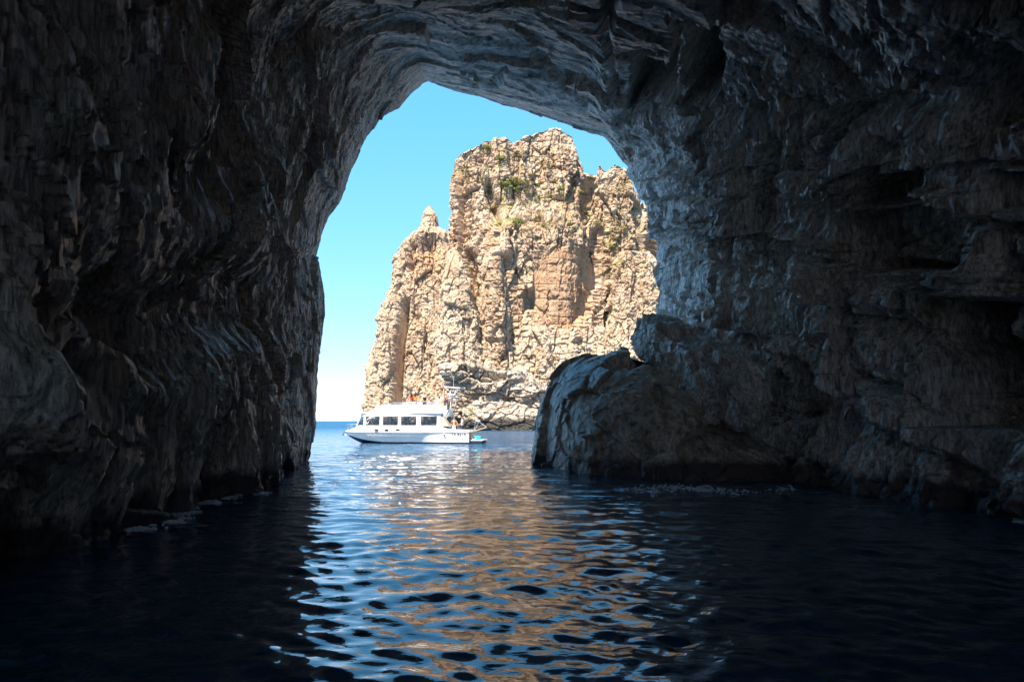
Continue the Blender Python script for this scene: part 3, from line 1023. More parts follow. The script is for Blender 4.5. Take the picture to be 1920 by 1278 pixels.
for _ in range(16):
    SHRUBS.append((rs.uniform(1095, 1200), rs.uniform(395, 480), rs.uniform(0.7, 1.4)))
pr_u = 960 + W3[:, 0] / W3[:, 1] * F_PX
pr_v = HORIZON - (W3[:, 2] - CAM_Z) / W3[:, 1] * F_PX
vis = (W3[:, 1] < 236)
for i, (u, v, w) in enumerate(SHRUBS):
    d2 = np.where(vis, (pr_u - u) ** 2 + (pr_v - v) ** 2, 1e9)
    j = int(np.argmin(d2 + 0.6 * np.where(d2 < 60, W3[:, 1] - 195, 0)))
    o = bpy.data.objects.new("shrub", shrub_me[i % 6])
    o.location = Vector(W3[j]) + Vector((0, -0.1, 0.05))
    o.scale = (w * rs.uniform(.75, 1.1), w * .7, w * rs.uniform(.5, .75))
    o.rotation_euler = (0, 0, rs.uniform(0, 6))
    link(o)
    if u < 1030 and v < 315:
        lab = "shrub on the summit shoulder of the sunlit cliff"
    elif u < 1095 and v < 380:
        lab = "shrub on the grassy terrace below the summit of the sunlit cliff"
    elif u >= 1095:
        lab = "shrub on the right flank of the sunlit cliff near the cave wall"
    else:
        lab = "shrub on the bare rock under the cliff's grassy terrace"
    tag(o, ("olive " if i % 3 == 0 else "green ") + lab, "shrub", ("olive " if i % 3 == 0 else "green ") + "shrubs of one ledge: " + lab)

# ------------------------------------------------------------------ wash of foam along the foot of the left cave wall
M['foam'] = simple("sea_foam", (0.80, 0.82, 0.84), 0.7, 0.3, vary=0.1, scale=3.0)


def foam(name, label, pts, width, seed, keep=0.5, n=900):
    """froth: many small uneven blobs of bubbles lying on the water along a line"""
    rs = random.Random(seed)
    V, Q = [], []
    pts = [Vector(p) for p in pts]
    lens = [(b - a).length for a, b in zip(pts[:-1], pts[1:])]
    tot = sum(lens)
    for _ in range(n):
        t = rs.random() * tot
        for a, b, l in zip(pts[:-1], pts[1:], lens):
            if t <= l:
                c = a.lerp(b, t / l)
                nn = Vector((-(b - a).y, (b - a).x, 0)).normalized()
                break
            t -= l
        if math.sin(c.y * 5.1 + seed) + math.sin(c.y * 11.3 + c.x * 3) + rs.gauss(0, .7) < keep:
            continue
        c = c + nn * rs.gauss(0, width)
        r = rs.uniform(.010, .036)
        h = r * rs.uniform(.3, .8)
        k = 7
        b0 = len(V)
        for ring, (rr, zz) in enumerate(((1.0, -.02), (.85, h * .7), (.35, h))):
            for q in range(k):
                an = q / k * 6.283
                jit = rs.uniform(.75, 1.25)
                V.append((c.x + rr * r * 1.5 * jit * math.cos(an), c.y + rr * r * 1.5 * jit * math.sin(an), c.z + zz))
        for ring in range(2):
            for q in range(k):
                Q.append((b0 + ring * k + q, b0 + ring * k + (q + 1) % k, b0 + (ring + 1) * k + (q + 1) % k, b0 + (ring + 1) * k + q))
        for q in range(1, k - 2, 2):
            Q.append((b0 + 2 * k, b0 + 2 * k + q, b0 + 2 * k + q + 1, b0 + 2 * k + min(q + 2, k - 1)))
    o = quad_obj(name, np.array(V), np.array(Q), M['foam'])
    return tag(o, label, None, None, "stuff")


# the water's edge read off the built walls
def water_edge(y0, y1, left):
    out = []
    for i, y in enumerate(s_y):
        if y0 <= y <= y1 and i % 6 == 0:
            row = cave_D[i, :N_T // 2] if left else cave_D[i, N_T // 2:]
            j = int(np.argmin(np.abs(row[:, 2] - 0.02)))
            out.append((row[j, 0] + (0.06 if left else -0.06), row[j, 1], 0.02))
    return out


foam("foam", "white wash of foam along the foot of the brown cave wall", water_edge(14.2, 22.5, True), 0.14, 2, 0.75, 4200)
foam("foam", "pale flecks of foam drifting on the dark water in front of the boulder", [(3.4, 23.6, 0.03), (5.0, 23.0, 0.03), (6.6, 23.7, 0.03), (8.3, 23.2, 0.03)], 0.75, 9, 0.5, 900)
foam("foam", "flecks of white foam at the foot of the blue-grey cave wall", water_edge(14.0, 17.5, False), 0.08, 5, 0.5, 500)

# ------------------------------------------------------------------ excursion boat
M['gelcoat'] = simple("white_gelcoat", (0.80, 0.80, 0.78), 0.28, 0.5, vary=0.03, scale=1.5)
M['gelcoat2'] = simple("white_paint", (0.76, 0.76, 0.75), 0.4, 0.5, vary=0.04, scale=3)
M['navy'] = simple("navy_antifouling", (0.012, 0.02, 0.06), 0.5, 0.3)
M['dark'] = simple("dark_rubber", (0.03, 0.03, 0.035), 0.6, 0.3)
M['rubrail'] = simple("grey_rub_rail", (0.20, 0.21, 0.23), 0.5, 0.4)
M['steel'] = simple("stainless_steel", (0.75, 0.75, 0.75), 0.25, 0.5, metal=0.9, vary=0.05)
M['teak'] = simple("teak", (0.30, 0.19, 0.11), 0.7, 0.3, vary=0.25, scale=14)
M['canvas'] = simple("grey_canvas", (0.34, 0.31, 0.28), 0.9, 0.2)
M['cushion'] = simple("cream_upholstery", (0.62, 0.58, 0.50), 0.8, 0.2)
M['turq'] = simple("turquoise_plastic", (0.02, 0.50, 0.52), 0.45, 0.4)
M['red'] = simple("red_cloth", (0.55, 0.04, 0.04), 0.85, 0.2)
M['tan_wood'] = simple("varnished_plank", (0.48, 0.34, 0.20), 0.5, 0.4, vary=0.2, scale=12)


def tinted_glass():
    m, nt, b = new_mat("tinted_window")
    nt.nodes.remove(b)
    out = nt.nodes['Material Output']
    tr = nt.nodes.new("ShaderNodeBsdfTransparent")
    tr.inputs[0].default_value = (0.86, 0.85, 0.83, 1)
    gl = nt.nodes.new("ShaderNodeBsdfGlossy")
    gl.inputs['Roughness'].default_value = 0.03
    fr = nt.nodes.new("ShaderNodeFresnel")
    fr.inputs['IOR'].default_value = 1.5
    mx = nt.nodes.new("ShaderNodeMixShader")
    nt.links.new(fr.outputs[0], mx.inputs[0])
    nt.links.new(tr.outputs[0], mx.inputs[1])
    nt.links.new(gl.outputs[0], mx.inputs[2])
    nt.links.new(mx.outputs[0], out.inputs['Surface'])
    return m


M['glass'] = tinted_glass()


def box(bm, x0, x1, y0, y1, z0, z1):
    v = [bm.verts.new((x, y, z)) for x in (x0, x1) for y in (y0, y1) for z in (z0, z1)]
    for f in ((0, 1, 3, 2), (4, 6, 7, 5), (0, 4, 5, 1), (2, 3, 7, 6), (0, 2, 6, 4), (1, 5, 7, 3)):
        bm.faces.new([v[i] for i in f])


def hexa(bm, lo, hi):
    """box with free corners: four points below, four above"""
    v = [bm.verts.new(p) for p in list(lo) + list(hi)]
    for f in ((3, 2, 1, 0), (4, 5, 6, 7), (0, 1, 5, 4), (1, 2, 6, 5), (2, 3, 7, 6), (3, 0, 4, 7)):
        bm.faces.new([v[i] for i in f])


def tube(bm, pts, r, seg=8):
    pts = [Vector(p) for p in pts]
    rings = []
    for i, p in enumerate(pts):
        t = (pts[min(i + 1, len(pts) - 1)] - pts[max(i - 1, 0)]).normalized()
        a = t.cross(Vector((0, 0, 1)) if abs(t.z) < .9 else Vector((1, 0, 0))).normalized()
        b = t.cross(a)
        rings.append([bm.verts.new(p + (a * math.cos(q / seg * 6.2832) + b * math.sin(q / seg * 6.2832)) * r) for q in range(seg)])
    for A, B in zip(rings[:-1], rings[1:]):
        for q in range(seg):
            bm.faces.new([A[q], A[(q + 1) % seg], B[(q + 1) % seg], B[q]])
    bm.faces.new(rings[0][::-1])
    bm.faces.new(rings[-1])


def part(name, parent, mat, fn, bevel=0.0, smooth=False):
    bm = bmesh.new()
    fn(bm)
    if bevel:
        bmesh.ops.bevel(bm, geom=bm.edges[:], offset=bevel, segments=2, affect='EDGES', clamp_overlap=True)
    return bm_obj(name, bm, M[mat], parent, smooth)


BOAT_LOC, BOAT_RZ = Vector((-15.35, 73.6, 0.0)), R(-7)
boat = empty("excursion_boat", BOAT_LOC, BOAT_RZ)
tag(boat, "white cabin excursion boat with people on its top deck, lying before the cliff", "boat")

# hull sections: x, half beam and height at sheer, half beam and height at chine, keel height
HS = [(0.0, 0.04, 1.02, 0.02, 0.93, 0.86), (0.5, 0.62, 1.01, 0.22, 0.70, 0.52), (1.3, 1.12, 1.0, 0.58, 0.46, 0.10), (2.6, 1.56, 0.98, 0.86, 0.22, -0.32),
      (4.5, 1.82, 0.97, 1.20, 0.06, -0.52), (7.0, 1.90, 0.96, 1.33, -0.03, -0.55), (9.5, 1.88, 0.96, 1.70, -0.05, -0.52), (11.85, 1.80, 0.96, 1.74, -0.05, -0.48)]
hx = np.linspace(0, 11.85, 60)
H = pchip([h[0] for h in HS], np.array([h[1:] for h in HS]), hx)
side, bott, = [], []
for x, (bs, zs, bc, zc, zk) in zip(hx, H):
    zb = max(zc + 0.03, 0.13)
    tb = min((zb - zc) / (zs - zc), 0.9)
    yb = bc + (bs - bc) * tb
    zb = zc + (zs - zc) * tb
    port = [(x, -bs, zs), (x, -(bs * .66 + yb * .34), zs * .66 + zb * .34), (x, -(bs * .33 + yb * .67) + 0.0, zs * .33 + zb * .67), (x, -yb, zb)]
    side.append(port + [(a, -b, c) for a, b, c in port[::-1]])
    bp = [(x, -yb, zb), (x, -bc, zc), (x, 0, zk), (x, bc, zc), (x, yb, zb)]
    bott.append(bp)
S = np.array(side)
hull_q = []
nh, mh = S.shape[:2]
for i in range(nh - 1):
    for j in list(range(3)) + list(range(4, 7)):
        a = i * mh + j
        hull_q.append((a, a + 1, a + mh + 1, a + mh))
hull = quad_obj("hull", S.reshape(-1, 3), np.array(hull_q), M['gelcoat'], boat)
grid_obj("hull_bottom", np.array(bott), M['navy'], boat, smooth=True)


def transom(bm):
    e = [tuple(p) for p in S[-1]]
    bm.faces.new([bm.verts.new(p) for p in e[:4] + [(11.85, 0, -0.48)] + e[4:]])


part("transom", boat, 'gelcoat', transom)


def rubrail(bm):
    for sg in (-1, 1):
        tube(bm, [(x, sg * (b[0] + 0.015), b[1] + 0.01) for x, b in zip(hx, H)], 0.035, 6)


part("rub_rail", boat, 'rubrail', rubrail, smooth=True)

# topsides above the rail and the decks
TOP = [(0.05, 1.10), (0.7, 1.20), (1.25, 1.42), (2.2, 1.52), (9.3, 1.52), (10.0, 1.30), (10.6, 1.24), (11.85, 1.22)]


def bulwark(bm):
    for sg in (-1, 1):
        prev = None
        for x, b in zip(hx, H):
            zt = np.interp(x, [t[0] for t in TOP], [t[1] for t in TOP])
            yo = max(b[0] - 0.02, 0.02)
            yi = max(yo - 0.10 - 0.16 * (zt - 1.0), 0.01)
            ring = [bm.verts.new(p) for p in ((x, sg * yo, b[1] + 0.02), (x, sg * (yi + 0.03), zt), (x, sg * max(yi - 0.07, 0.0), zt), (x, sg * max(yi - 0.09, 0.0), 0.7))]
            if prev:
                for k in range(3):
                    bm.faces.new([prev[k], prev[k + 1], ring[k + 1], ring[k]])
            prev = ring


part("bulwark", boat, 'gelcoat', bulwark)


def decks(bm):
    prev = None
    for x, b in zip(hx, H):
        z = 1.12 if x < 2.4 else 0.62
        w = max(b[0] - 0.14, 0.01)
        cur = (bm.verts.new((x, -w, z)), bm.verts.new((x, w, z)))
        if prev:
            bm.faces.new([prev[0], prev[1], cur[1], cur[0]])
        prev = cur


part("deck", boat, 'gelcoat2', decks)


# cabin
def cab_w(x):
    return float(np.interp(x, [0.8, 1.8, 3.0, 9.3], [0.62, 1.12, 1.48, 1.52]))


WIN = [(2.34, 3.70), (3.98, 5.38), (5.64, 7.06), (7.46, 8.93)]


def cab_seg(bm, sg, x0, x1, z0, z1, th=0.05):
    y = [(cab_w(x), cab_w(x) - th) for x in (x0, x1)]
    lean = 0.10
    def pt(x, k, z):
        yy = (cab_w(x) - (th if k else 0)) - lean * (z - 1.5)
        return (x, sg * yy, z)
    hexa(bm, [pt(x0, 0, z0), pt(x1, 0, z0), pt(x1, 1, z0), pt(x0, 1, z0)], [pt(x0, 0, z1), pt(x1, 0, z1), pt(x1, 1, z1), pt(x0, 1, z1)])


def cabin_side(bm, sg):
    if True:
        for a, b in zip(np.linspace(1.55, 9.3, 9)[:-1], np.linspace(1.55, 9.3, 9)[1:]):
            cab_seg(bm, sg, a, b, 1.05, 1.60)
        for a, b in zip(np.linspace(1.80, 9.3, 9)[:-1], np.linspace(1.80, 9.3, 9)[1:]):
            cab_seg(bm, sg, a, b, 2.43, 2.66)
        edges = [2.16] + [e for w in WIN for e in w] + [9.28]
        for a, b in zip(edges[::2], edges[1::2]):
            cab_seg(bm, sg, a, b, 1.601, 2.429)


for sg in (-1, 1):
    part("cabin_wall", boat, 'gelcoat', lambda bm: cabin_side(bm, sg))
for sg in (-1, 1):
    for a, b in WIN:
        f = part("window", boat, 'dark', lambda bm: [cab_seg(bm, sg, a, b, 1.605, 1.635, 0.07), cab_seg(bm, sg, a, b, 2.40, 2.425, 0.07),
                                                     cab_seg(bm, sg, a, a + .03, 1.636, 2.399, 0.07), cab_seg(bm, sg, b - .03, b, 1.636, 2.399, 0.07)])
        part("pane", f, 'glass', lambda bm: cab_seg(bm, sg, a + .03, b - .03, 1.636, 2.399, 0.012))
    for a, b in (WIN[0], WIN[2]):
        c, hw = (a + b) / 2, (b - a) / 2 - 0.08
        part("window_arch", boat, 'gelcoat2', lambda bm: tube(bm, [(c - hw * math.cos(q / 14 * math.pi), sg * (cab_w(c) - .12 - .05 * math.sin(q / 14 * math.pi)), 1.66 + .66 * math.sin(q / 14 * math.pi) ** .55) for q in range(15)], 0.025, 6), smooth=True)
    part("curtain_tie", boat, 'gelcoat2', lambda bm: tube(bm, [(2.80, sg * 1.33, 2.38), (2.78, sg * 1.32, 2.15), (2.62, sg * 1.31, 1.9), (2.42, sg * 1.30, 1.68)], 0.03, 6), smooth=True)
    qp = part("quarter_window", boat, 'gelcoat', lambda bm: (tube(bm, [(1.42, sg * .98, 1.58), (1.86, sg * 1.02, 2.5)], 0.045, 6), tube(bm, [(2.16, sg * 1.2, 1.58), (2.16, sg * 1.14, 2.5)], 0.03, 6)))
    part("pane", qp, 'glass', lambda bm: bm.faces.new([bm.verts.new(p) for p in ((1.46, sg * .97, 1.6), (2.15, sg * 1.19, 1.6), (2.15, sg * 1.12, 2.44), (1.86, sg * 1.0, 2.44))]))

ws = part("windscreen", boat, 'gelcoat', lambda bm: (tube(bm, [(1.42, -.98, 1.58), (1.36, 0, 1.58), (1.42, .98, 1.58)], .05, 6), tube(bm, [(1.36, 0, 1.58), (1.84, 0, 2.5)], .035, 6), tube(bm, [(1.86, -1.02, 2.5), (1.84, 0, 2.5), (1.86, 1.02, 2.5)], .05, 6)))
part("pane", ws, 'glass', lambda bm: bm.faces.new([bm.verts.new(p) for p in ((1.42, -.95, 1.62), (1.42, .95, 1.62), (1.85, .98, 2.46), (1.85, -.98, 2.46))]))
part("foredeck_coaming", boat, 'gelcoat', lambda bm: hexa(bm, [(0.75, -.45, 1.1), (1.6, -1.0, 1.1), (1.6, 1.0, 1.1), (0.75, .45, 1.1)], [(1.0, -.4, 1.36), (1.55, -.94, 1.57), (1.55, .94, 1.57), (1.0, .4, 1.36)]))
part("roof", boat, 'gelcoat', lambda bm: hexa(bm, [(1.72, -1.16, 2.664), (9.42, -1.55, 2.664), (9.42, 1.55, 2.664), (1.72, 1.16, 2.664)], [(1.78, -1.12, 2.80), (9.40, -1.52, 2.80), (9.40, 1.52, 2.80), (1.78, 1.12, 2.80)]), 0.02)
part("roof_trim", boat, 'rubrail', lambda bm: [tube(bm, [(1.78, sg * 1.17, 2.675), (9.42, sg * 1.565, 2.675)], .028, 6) for sg in (-1, 1)])
for k, x in enumerate((3.45, 4.39, 5.44)):
    for sg in (-1, 1):
        def port(bm, x=x, sg=sg):
            n = 16
            y = cab_w(x) + 0.012
            v = [bm.verts.new((x + .19 * math.copysign(abs(math.cos(q / n * 6.2832)) ** .5, math.cos(q / n * 6.2832)), sg * y, 1.24 + .075 * math.copysign(abs(math.sin(q / n * 6.2832)) ** .6, math.sin(q / n * 6.2832)))) for q in range(n)]
            f = bm.faces.new(v)
            ext = bmesh.ops.extrude_face_region(bm, geom=[f])
            for e in ext['geom']:
                if isinstance(e, bmesh.types.BMVert):
                    e.co.y += sg * (0.36 + 0.0)
        part("porthole", boat, 'dark', port)


# flybridge
def fly(bm):
    for sg in (-1, 1):
        hexa(bm, [(2.75, sg * 1.26, 2.802), (9.3, sg * 1.5, 2.802), (9.3, sg * 1.42, 2.802), (2.75, sg * 1.18, 2.802)],
             [(3.45, sg * 1.24, 3.40), (9.25, sg * 1.44, 3.44), (9.25, sg * 1.38, 3.44), (3.45, sg * 1.17, 3.40)])
    hexa(bm, [(2.70, -1.17, 2.803), (2.85, -1.17, 2.803), (2.85, 1.17, 2.803), (2.70, 1.17, 2.803)], [(3.40, -1.16, 3.39), (3.55, -1.16, 3.39), (3.55, 1.16, 3.39), (3.40, 1.16, 3.39)])


part("flybridge_coaming", boat, 'gelcoat', fly)
for x0, x1 in ((4.6, 5.8), (7.0, 8.6)):
    part("flybridge_seat", boat, 'cushion', lambda bm: box(bm, x0, x1, .45, 1.1, 2.81, 3.2), 0.03)
part("helm_console", boat, 'gelcoat2', lambda bm: hexa(bm, [(3.7, -.5, 2.81), (4.2, -.5, 2.81), (4.2, .5, 2.81), (3.7, .5, 2.81)], [(3.85, -.5, 3.62), (4.15, -.5, 3.5), (4.15, .5, 3.5), (3.85, .5, 3.62)]), 0.02)
for sg in (-1, 1):
    part("guard_rail", boat, 'steel', lambda bm: (tube(bm, [(4.3, sg * 1.25, 3.64), (6.5, sg * 1.33, 3.66), (9.1, sg * 1.41, 3.66)], .028, 6), tube(bm, [(4.3, sg * 1.25, 3.53), (9.1, sg * 1.41, 3.55)], .016, 6)), smooth=True)
    for x in (4.3, 5.3, 6.4, 7.5, 8.4, 9.1):
        y = 1.2 + 0.042 * (x - 3.45)
        part("stanchion", boat, 'steel', lambda bm: tube(bm, [(x, sg * y, 3.40), (x, sg * (y + .01), 3.66)], .018, 6))
part("searchlight", boat, 'dark', lambda bm: tube(bm, [(5.98, -1.47, 3.02), (5.98, -1.40, 3.02)], .055, 10))

# aft end: slanting canvas, aft bulkhead, cockpit, mast
for sg in (-1, 1):
    part("aft_curtain", boat, 'canvas', lambda bm: hexa(bm, [(9.3, sg * 1.5, 1.53), (10.05, sg * 1.5, 1.53), (10.05, sg * 1.47, 1.53), (9.3, sg * 1.47, 1.53)], [(9.3, sg * 1.40, 2.66), (9.44, sg * 1.40, 2.66), (9.44, sg * 1.37, 2.66), (9.3, sg * 1.37, 2.66)]))
    part("roof_strut", boat, 'rubrail', lambda bm: tube(bm, [(9.45, sg * 1.45, 2.70), (10.10, sg * 1.52, 1.50)], .04, 6))
    part("arch_leg", boat, 'canvas', lambda bm: (hexa(bm, [(9.55, sg * 1.3, 2.2), (9.75, sg * 1.3, 2.2), (9.75, sg * 1.22, 2.2), (9.55, sg * 1.22, 2.2)], [(9.95, sg * 1.3, 2.72), (10.05, sg * 1.3, 2.72), (10.05, sg * 1.22, 2.72), (9.95, sg * 1.22, 2.72)]),
                                                 hexa(bm, [(10.05, sg * 1.3, 1.5), (10.2, sg * 1.3, 1.5), (10.2, sg * 1.22, 1.5), (10.05, sg * 1.22, 1.5)], [(9.55, sg * 1.3, 2.2), (9.75, sg * 1.3, 2.2), (9.75, sg * 1.22, 2.2), (9.55, sg * 1.22, 2.2)])))
part("aft_bulkhead", boat, 'dark', lambda bm: box(bm, 9.35, 9.40, -1.3, 1.3, 0.64, 2.65))
part("aft_canopy", boat, 'gelcoat', lambda bm: hexa(bm, [(9.36, -1.3, 2.81), (9.62, -1.3, 2.40), (9.62, 1.3, 2.40), (9.36, 1.3, 2.81)], [(9.44, -1.3, 3.0), (9.92, -1.3, 3.0), (9.92, 1.3, 3.0), (9.44, 1.3, 3.0)]))
part("access_door", boat, 'gelcoat2', lambda bm: bm.faces.new([bm.verts.new((x, -(1.885 - .16 * (z - 1)), z)) for x, z in ((7.1, 1.46), (7.75, 1.06), (8.2, 1.06), (8.2, 1.50))]))
part("door_seam", boat, 'rubrail', lambda bm: tube(bm, [(7.08, -1.82, 1.46), (7.73, -1.895, 1.05), (8.2, -1.895, 1.05)], .02, 6))
part("vent_louvre", boat, 'dark', lambda bm: [box(bm, 10.15 + k * .14, 10.25 + k * .14, -1.90, -1.84, 1.03, 1.055) for k in range(3)])
part("fender_eye", boat, 'gelcoat2', lambda bm: tube(bm, [(9.58, -1.94, .84), (9.72, -1.94, .84)], .045, 8))
part("exhaust_port", boat, 'dark', lambda bm: tube(bm, [(9.6, -1.955, .77), (9.74, -1.955, .77)], .03, 8))
mast = part("mast", boat, 'steel', lambda bm: [(tube(bm, [(9.62, sg * .9, 2.98), (9.82, sg * .7, 4.3), (10.12, sg * .55, 5.0)], .028, 6), tube(bm, [(10.05, sg * .9, 2.98), (10.28, sg * .7, 4.2), (10.55, sg * .55, 5.0)], .022, 6)) for sg in (-1, 1)], smooth=True)
part("mast_platform", mast, 'gelcoat', lambda bm: hexa(bm, [(9.38, -.7, 5.06), (10.86, -.7, 4.92), (10.86, .7, 4.92), (9.38, .7, 5.06)], [(9.38, -.7, 5.13), (10.86, -.7, 4.99), (10.86, .7, 4.99), (9.38, .7, 5.13)]))
part("radar_bracket", mast, 'gelcoat', lambda bm: (box(bm, 9.75, 10.35, -.75, .75, 4.30, 4.40), box(bm, 9.78, 10.68, -.6, .6, 4.14, 4.20)), 0.01)
part("antenna", boat, 'gelcoat2', lambda bm: tube(bm, [(10.12, 0, 5.0), (10.16, 0, 6.1)], .010, 5))
part("backstay", boat, 'rubrail', lambda bm: tube(bm, [(10.2, -1.0, 3.0), (10.85, -1.5, 1.28)], .012, 5))
part("flagstaff", boat, 'steel', lambda bm: tube(bm, [(9.52, -1.1, 3.0), (9.55, -1.1, 4.55)], .012, 5))
part("rolled_awning", boat, 'red', lambda bm: tube(bm, [(9.60, -1.08, 3.35), (9.60, -1.06, 4.05)], .05, 8))

# bow and stern gear
part("pulpit", boat, 'steel', lambda bm: [tube(bm, [(1.3, sg * .95, 1.75), (.75, sg * .6, 1.72), (.35, sg * .3, 1.70), (.12, 0, 1.70)], .016, 6) for sg in (-1, 1)] + [tube(bm, [(x, sg * y, 1.15), (x, sg * y, 1.72)], .012, 5) for sg in (-1, 1) for x, y in ((.4, .34), (.85, .65))])
part("anchor", boat, 'dark', lambda bm: (tube(bm, [(0.35, 0, 1.12), (-0.1, 0, 1.04), (-0.16, 0, .80)], .035, 6), tube(bm, [(-.22, -.2, .72), (-.14, 0, .80), (-.22, .2, .72)], .03, 6)))
part("bow_cleat", boat, 'steel', lambda bm: (tube(bm, [(.30, 0, 1.12), (.22, 0, 1.26), (.14, 0, 1.36)], .03, 6)))
part("windlass", boat, 'steel', lambda bm: box(bm, .62, .78, -.12, .12, 1.12, 1.26), 0.02)
part("transom_door", boat, 'teak', lambda bm: box(bm, 11.86, 11.885, -1.45, -.55, .32, .98), 0.006)
part("transom_panel", boat, 'canvas', lambda bm: box(bm, 11.86, 11.89, -.45, 1.45, .32, .98), 0.006)
part("aft_rail_cap", boat, 'teak', lambda bm: box(bm, 11.72, 12.0, -1.72, 1.72, 1.0, 1.07), 0.01)
plat = part("swim_platform", boat, 'gelcoat', lambda bm: box(bm, 11.87, 13.05, -1.5, 1.5, .26, .33), 0.015)
for y in (-1.3, 0, 1.3):
    part("platform_bracket", plat, 'rubrail', lambda bm: box(bm, 11.87, 12.9, y - .04, y + .04, .02, .258))
part("outdrive", boat, 'dark', lambda bm: box(bm, 11.8, 12.25, -.5, .5, -.3, .2), 0.05)
part("ladder_hoop", plat, 'gelcoat', lambda bm: tube(bm, [(11.95, -1.3, .95), (12.02, -1.35, .6), (12.14, -1.38, .38), (12.32, -1.38, .36), (12.40, -1.38, .5)], .035, 7), smooth=True)
gang = part("gangway", boat, 'tan_wood', lambda bm: hexa(bm, [(12.0, -1.25, 1.02), (13.35, -1.25, 1.42), (13.35, -.85, 1.42), (12.0, -.85, 1.02)], [(12.0, -1.25, 1.09), (13.35, -1.25, 1.49), (13.35, -.85, 1.49), (12.0, -.85, 1.09)]))
part("gangway_frame", gang, 'steel', lambda bm: [(tube(bm, [(12.15, y, 1.06), (12.36, y, 2.05), (12.62, y, 1.95)], .03, 6), tube(bm, [(13.33, y, 1.45), (12.62, y, 1.95), (12.2, y, 1.1)], .02, 6)) for y in (-1.25, -.85)])
part("davit_block", gang, 'canvas', lambda bm: (box(bm, 12.42, 12.78, -1.2, -.9, 1.9, 2.12), box(bm, 12.3, 12.5, -1.18, -.92, 1.99, 2.2)), 0.03)

txt_c = bpy.data.curves.new("registration_number", 'FONT')
txt_c.body = "TP 8419"
txt_c.size = 0.36
txt_c.extrude = 0.004
txt_c.space_character = 1.08
txt_c.materials.append(M['navy'])
txt_o = bpy.data.objects.new("lettering", txt_c)
txt_me = bpy.data.meshes.new_from_object(txt_o)
bpy.data.objects.remove(txt_o)
txt = bpy.data.objects.new("registration_number", txt_me)
txt.location = (10.28, -1.885, 0.70)
txt.rotation_euler = (R(90 - 4), 0, R(1.2))
link(txt, boat)
txt["kind"] = "stuff"
txt["label"] = "dark blue registration number TP 8419"


def on_boat(x, y, z):
    return Matrix.Translation(BOAT_LOC) @ Matrix.Rotation(BOAT_RZ, 4, 'Z') @ Vector((x, y, z))


# turquoise crate on the swim platform
crate = empty("crate", on_boat(12.55, -1.05, 0.332), BOAT_RZ)
tag(crate, "turquoise plastic crate standing on the boat's swim platform", "crate")
part("crate_body", crate, 'turq', lambda bm: (hexa(bm, [(-.24, -.2, 0), (.24, -.2, 0), (.24, .2, 0), (-.24, .2, 0)], [(-.29, -.24, .31), (.29, -.24, .31), (.29, .24, .31), (-.29, .24, .31)]),), 0.015)
part("crate_rim", crate, 'turq', lambda bm: tube(bm, [(-.30, -.25, .32), (.30, -.25, .32), (.30, .25, .32), (-.30, .25, .32), (-.30, -.25, .32)], .02, 6))

# ------------------------------------------------------------------ people
M['skin'] = simple("tanned_skin", (0.46, 0.26, 0.16), 0.55, 0.4, vary=0.08)
M['skin2'] = simple("fair_skin", (0.58, 0.37, 0.26), 0.55, 0.4, vary=0.08)
M['hair'] = simple("dark_hair", (0.03, 0.02, 0.015), 0.6, 0.3)
M['hair2'] = simple("brown_hair", (0.10, 0.055, 0.03), 0.6, 0.3)
M['black_cloth'] = simple("navy_black_cloth", (0.015, 0.016, 0.03), 0.9, 0.2)
M['white_cloth'] = simple("white_cloth", (0.72, 0.72, 0.70), 0.9, 0.2)
M['orange'] = simple("orange_cloth", (0.62, 0.22, 0.05), 0.9, 0.2)
M['rust'] = simple("rust_red_cloth", (0.36, 0.07, 0.03), 0.9, 0.2)
M['khaki'] = simple("khaki_cloth", (0.30, 0.22, 0.13), 0.9, 0.2)
M['navy_cloth'] = simple("navy_cloth", (0.02, 0.03, 0.09), 0.9, 0.2)
M['pink'] = simple("pale_pink_cloth", (0.70, 0.52, 0.50), 0.9, 0.2)


def skin_mesh(name, pts, edges, root, mat, parent, sub=1):
    me = bpy.data.meshes.new(name)
    keys = list(pts)
    me.from_pydata([pts[k][0] for k in keys], [(keys.index(a), keys.index(b)) for a, b in edges], [])
    o = bpy.data.objects.new(name, me)
    link(o, parent)
    o.modifiers.new("skin", 'SKIN').use_smooth_shade = True
    if not me.skin_vertices:
        bpy.context.view_layer.objects.active = o
        me.attributes
    sv = me.skin_vertices[0].data if me.skin_vertices else None
    if sv:
        for i, k in enumerate(keys):
            r = pts[k][1]
            sv[i].radius = r if isinstance(r, tuple) else (r, r)
            sv[i].use_root = (k == root)
    s = o.modifiers.new("sub", 'SUBSURF')
    s.levels = s.render_levels = sub
    me.materials.append(mat)
    return o


def ellipsoid(bm, c, r, seg=12, rings=8, zmin=-1.0):
    bmesh.ops.create_uvsphere(bm, u_segments=seg, v_segments=rings, radius=1.0, matrix=Matrix.Translation(c) @ Matrix.Diagonal((*r, 1)))


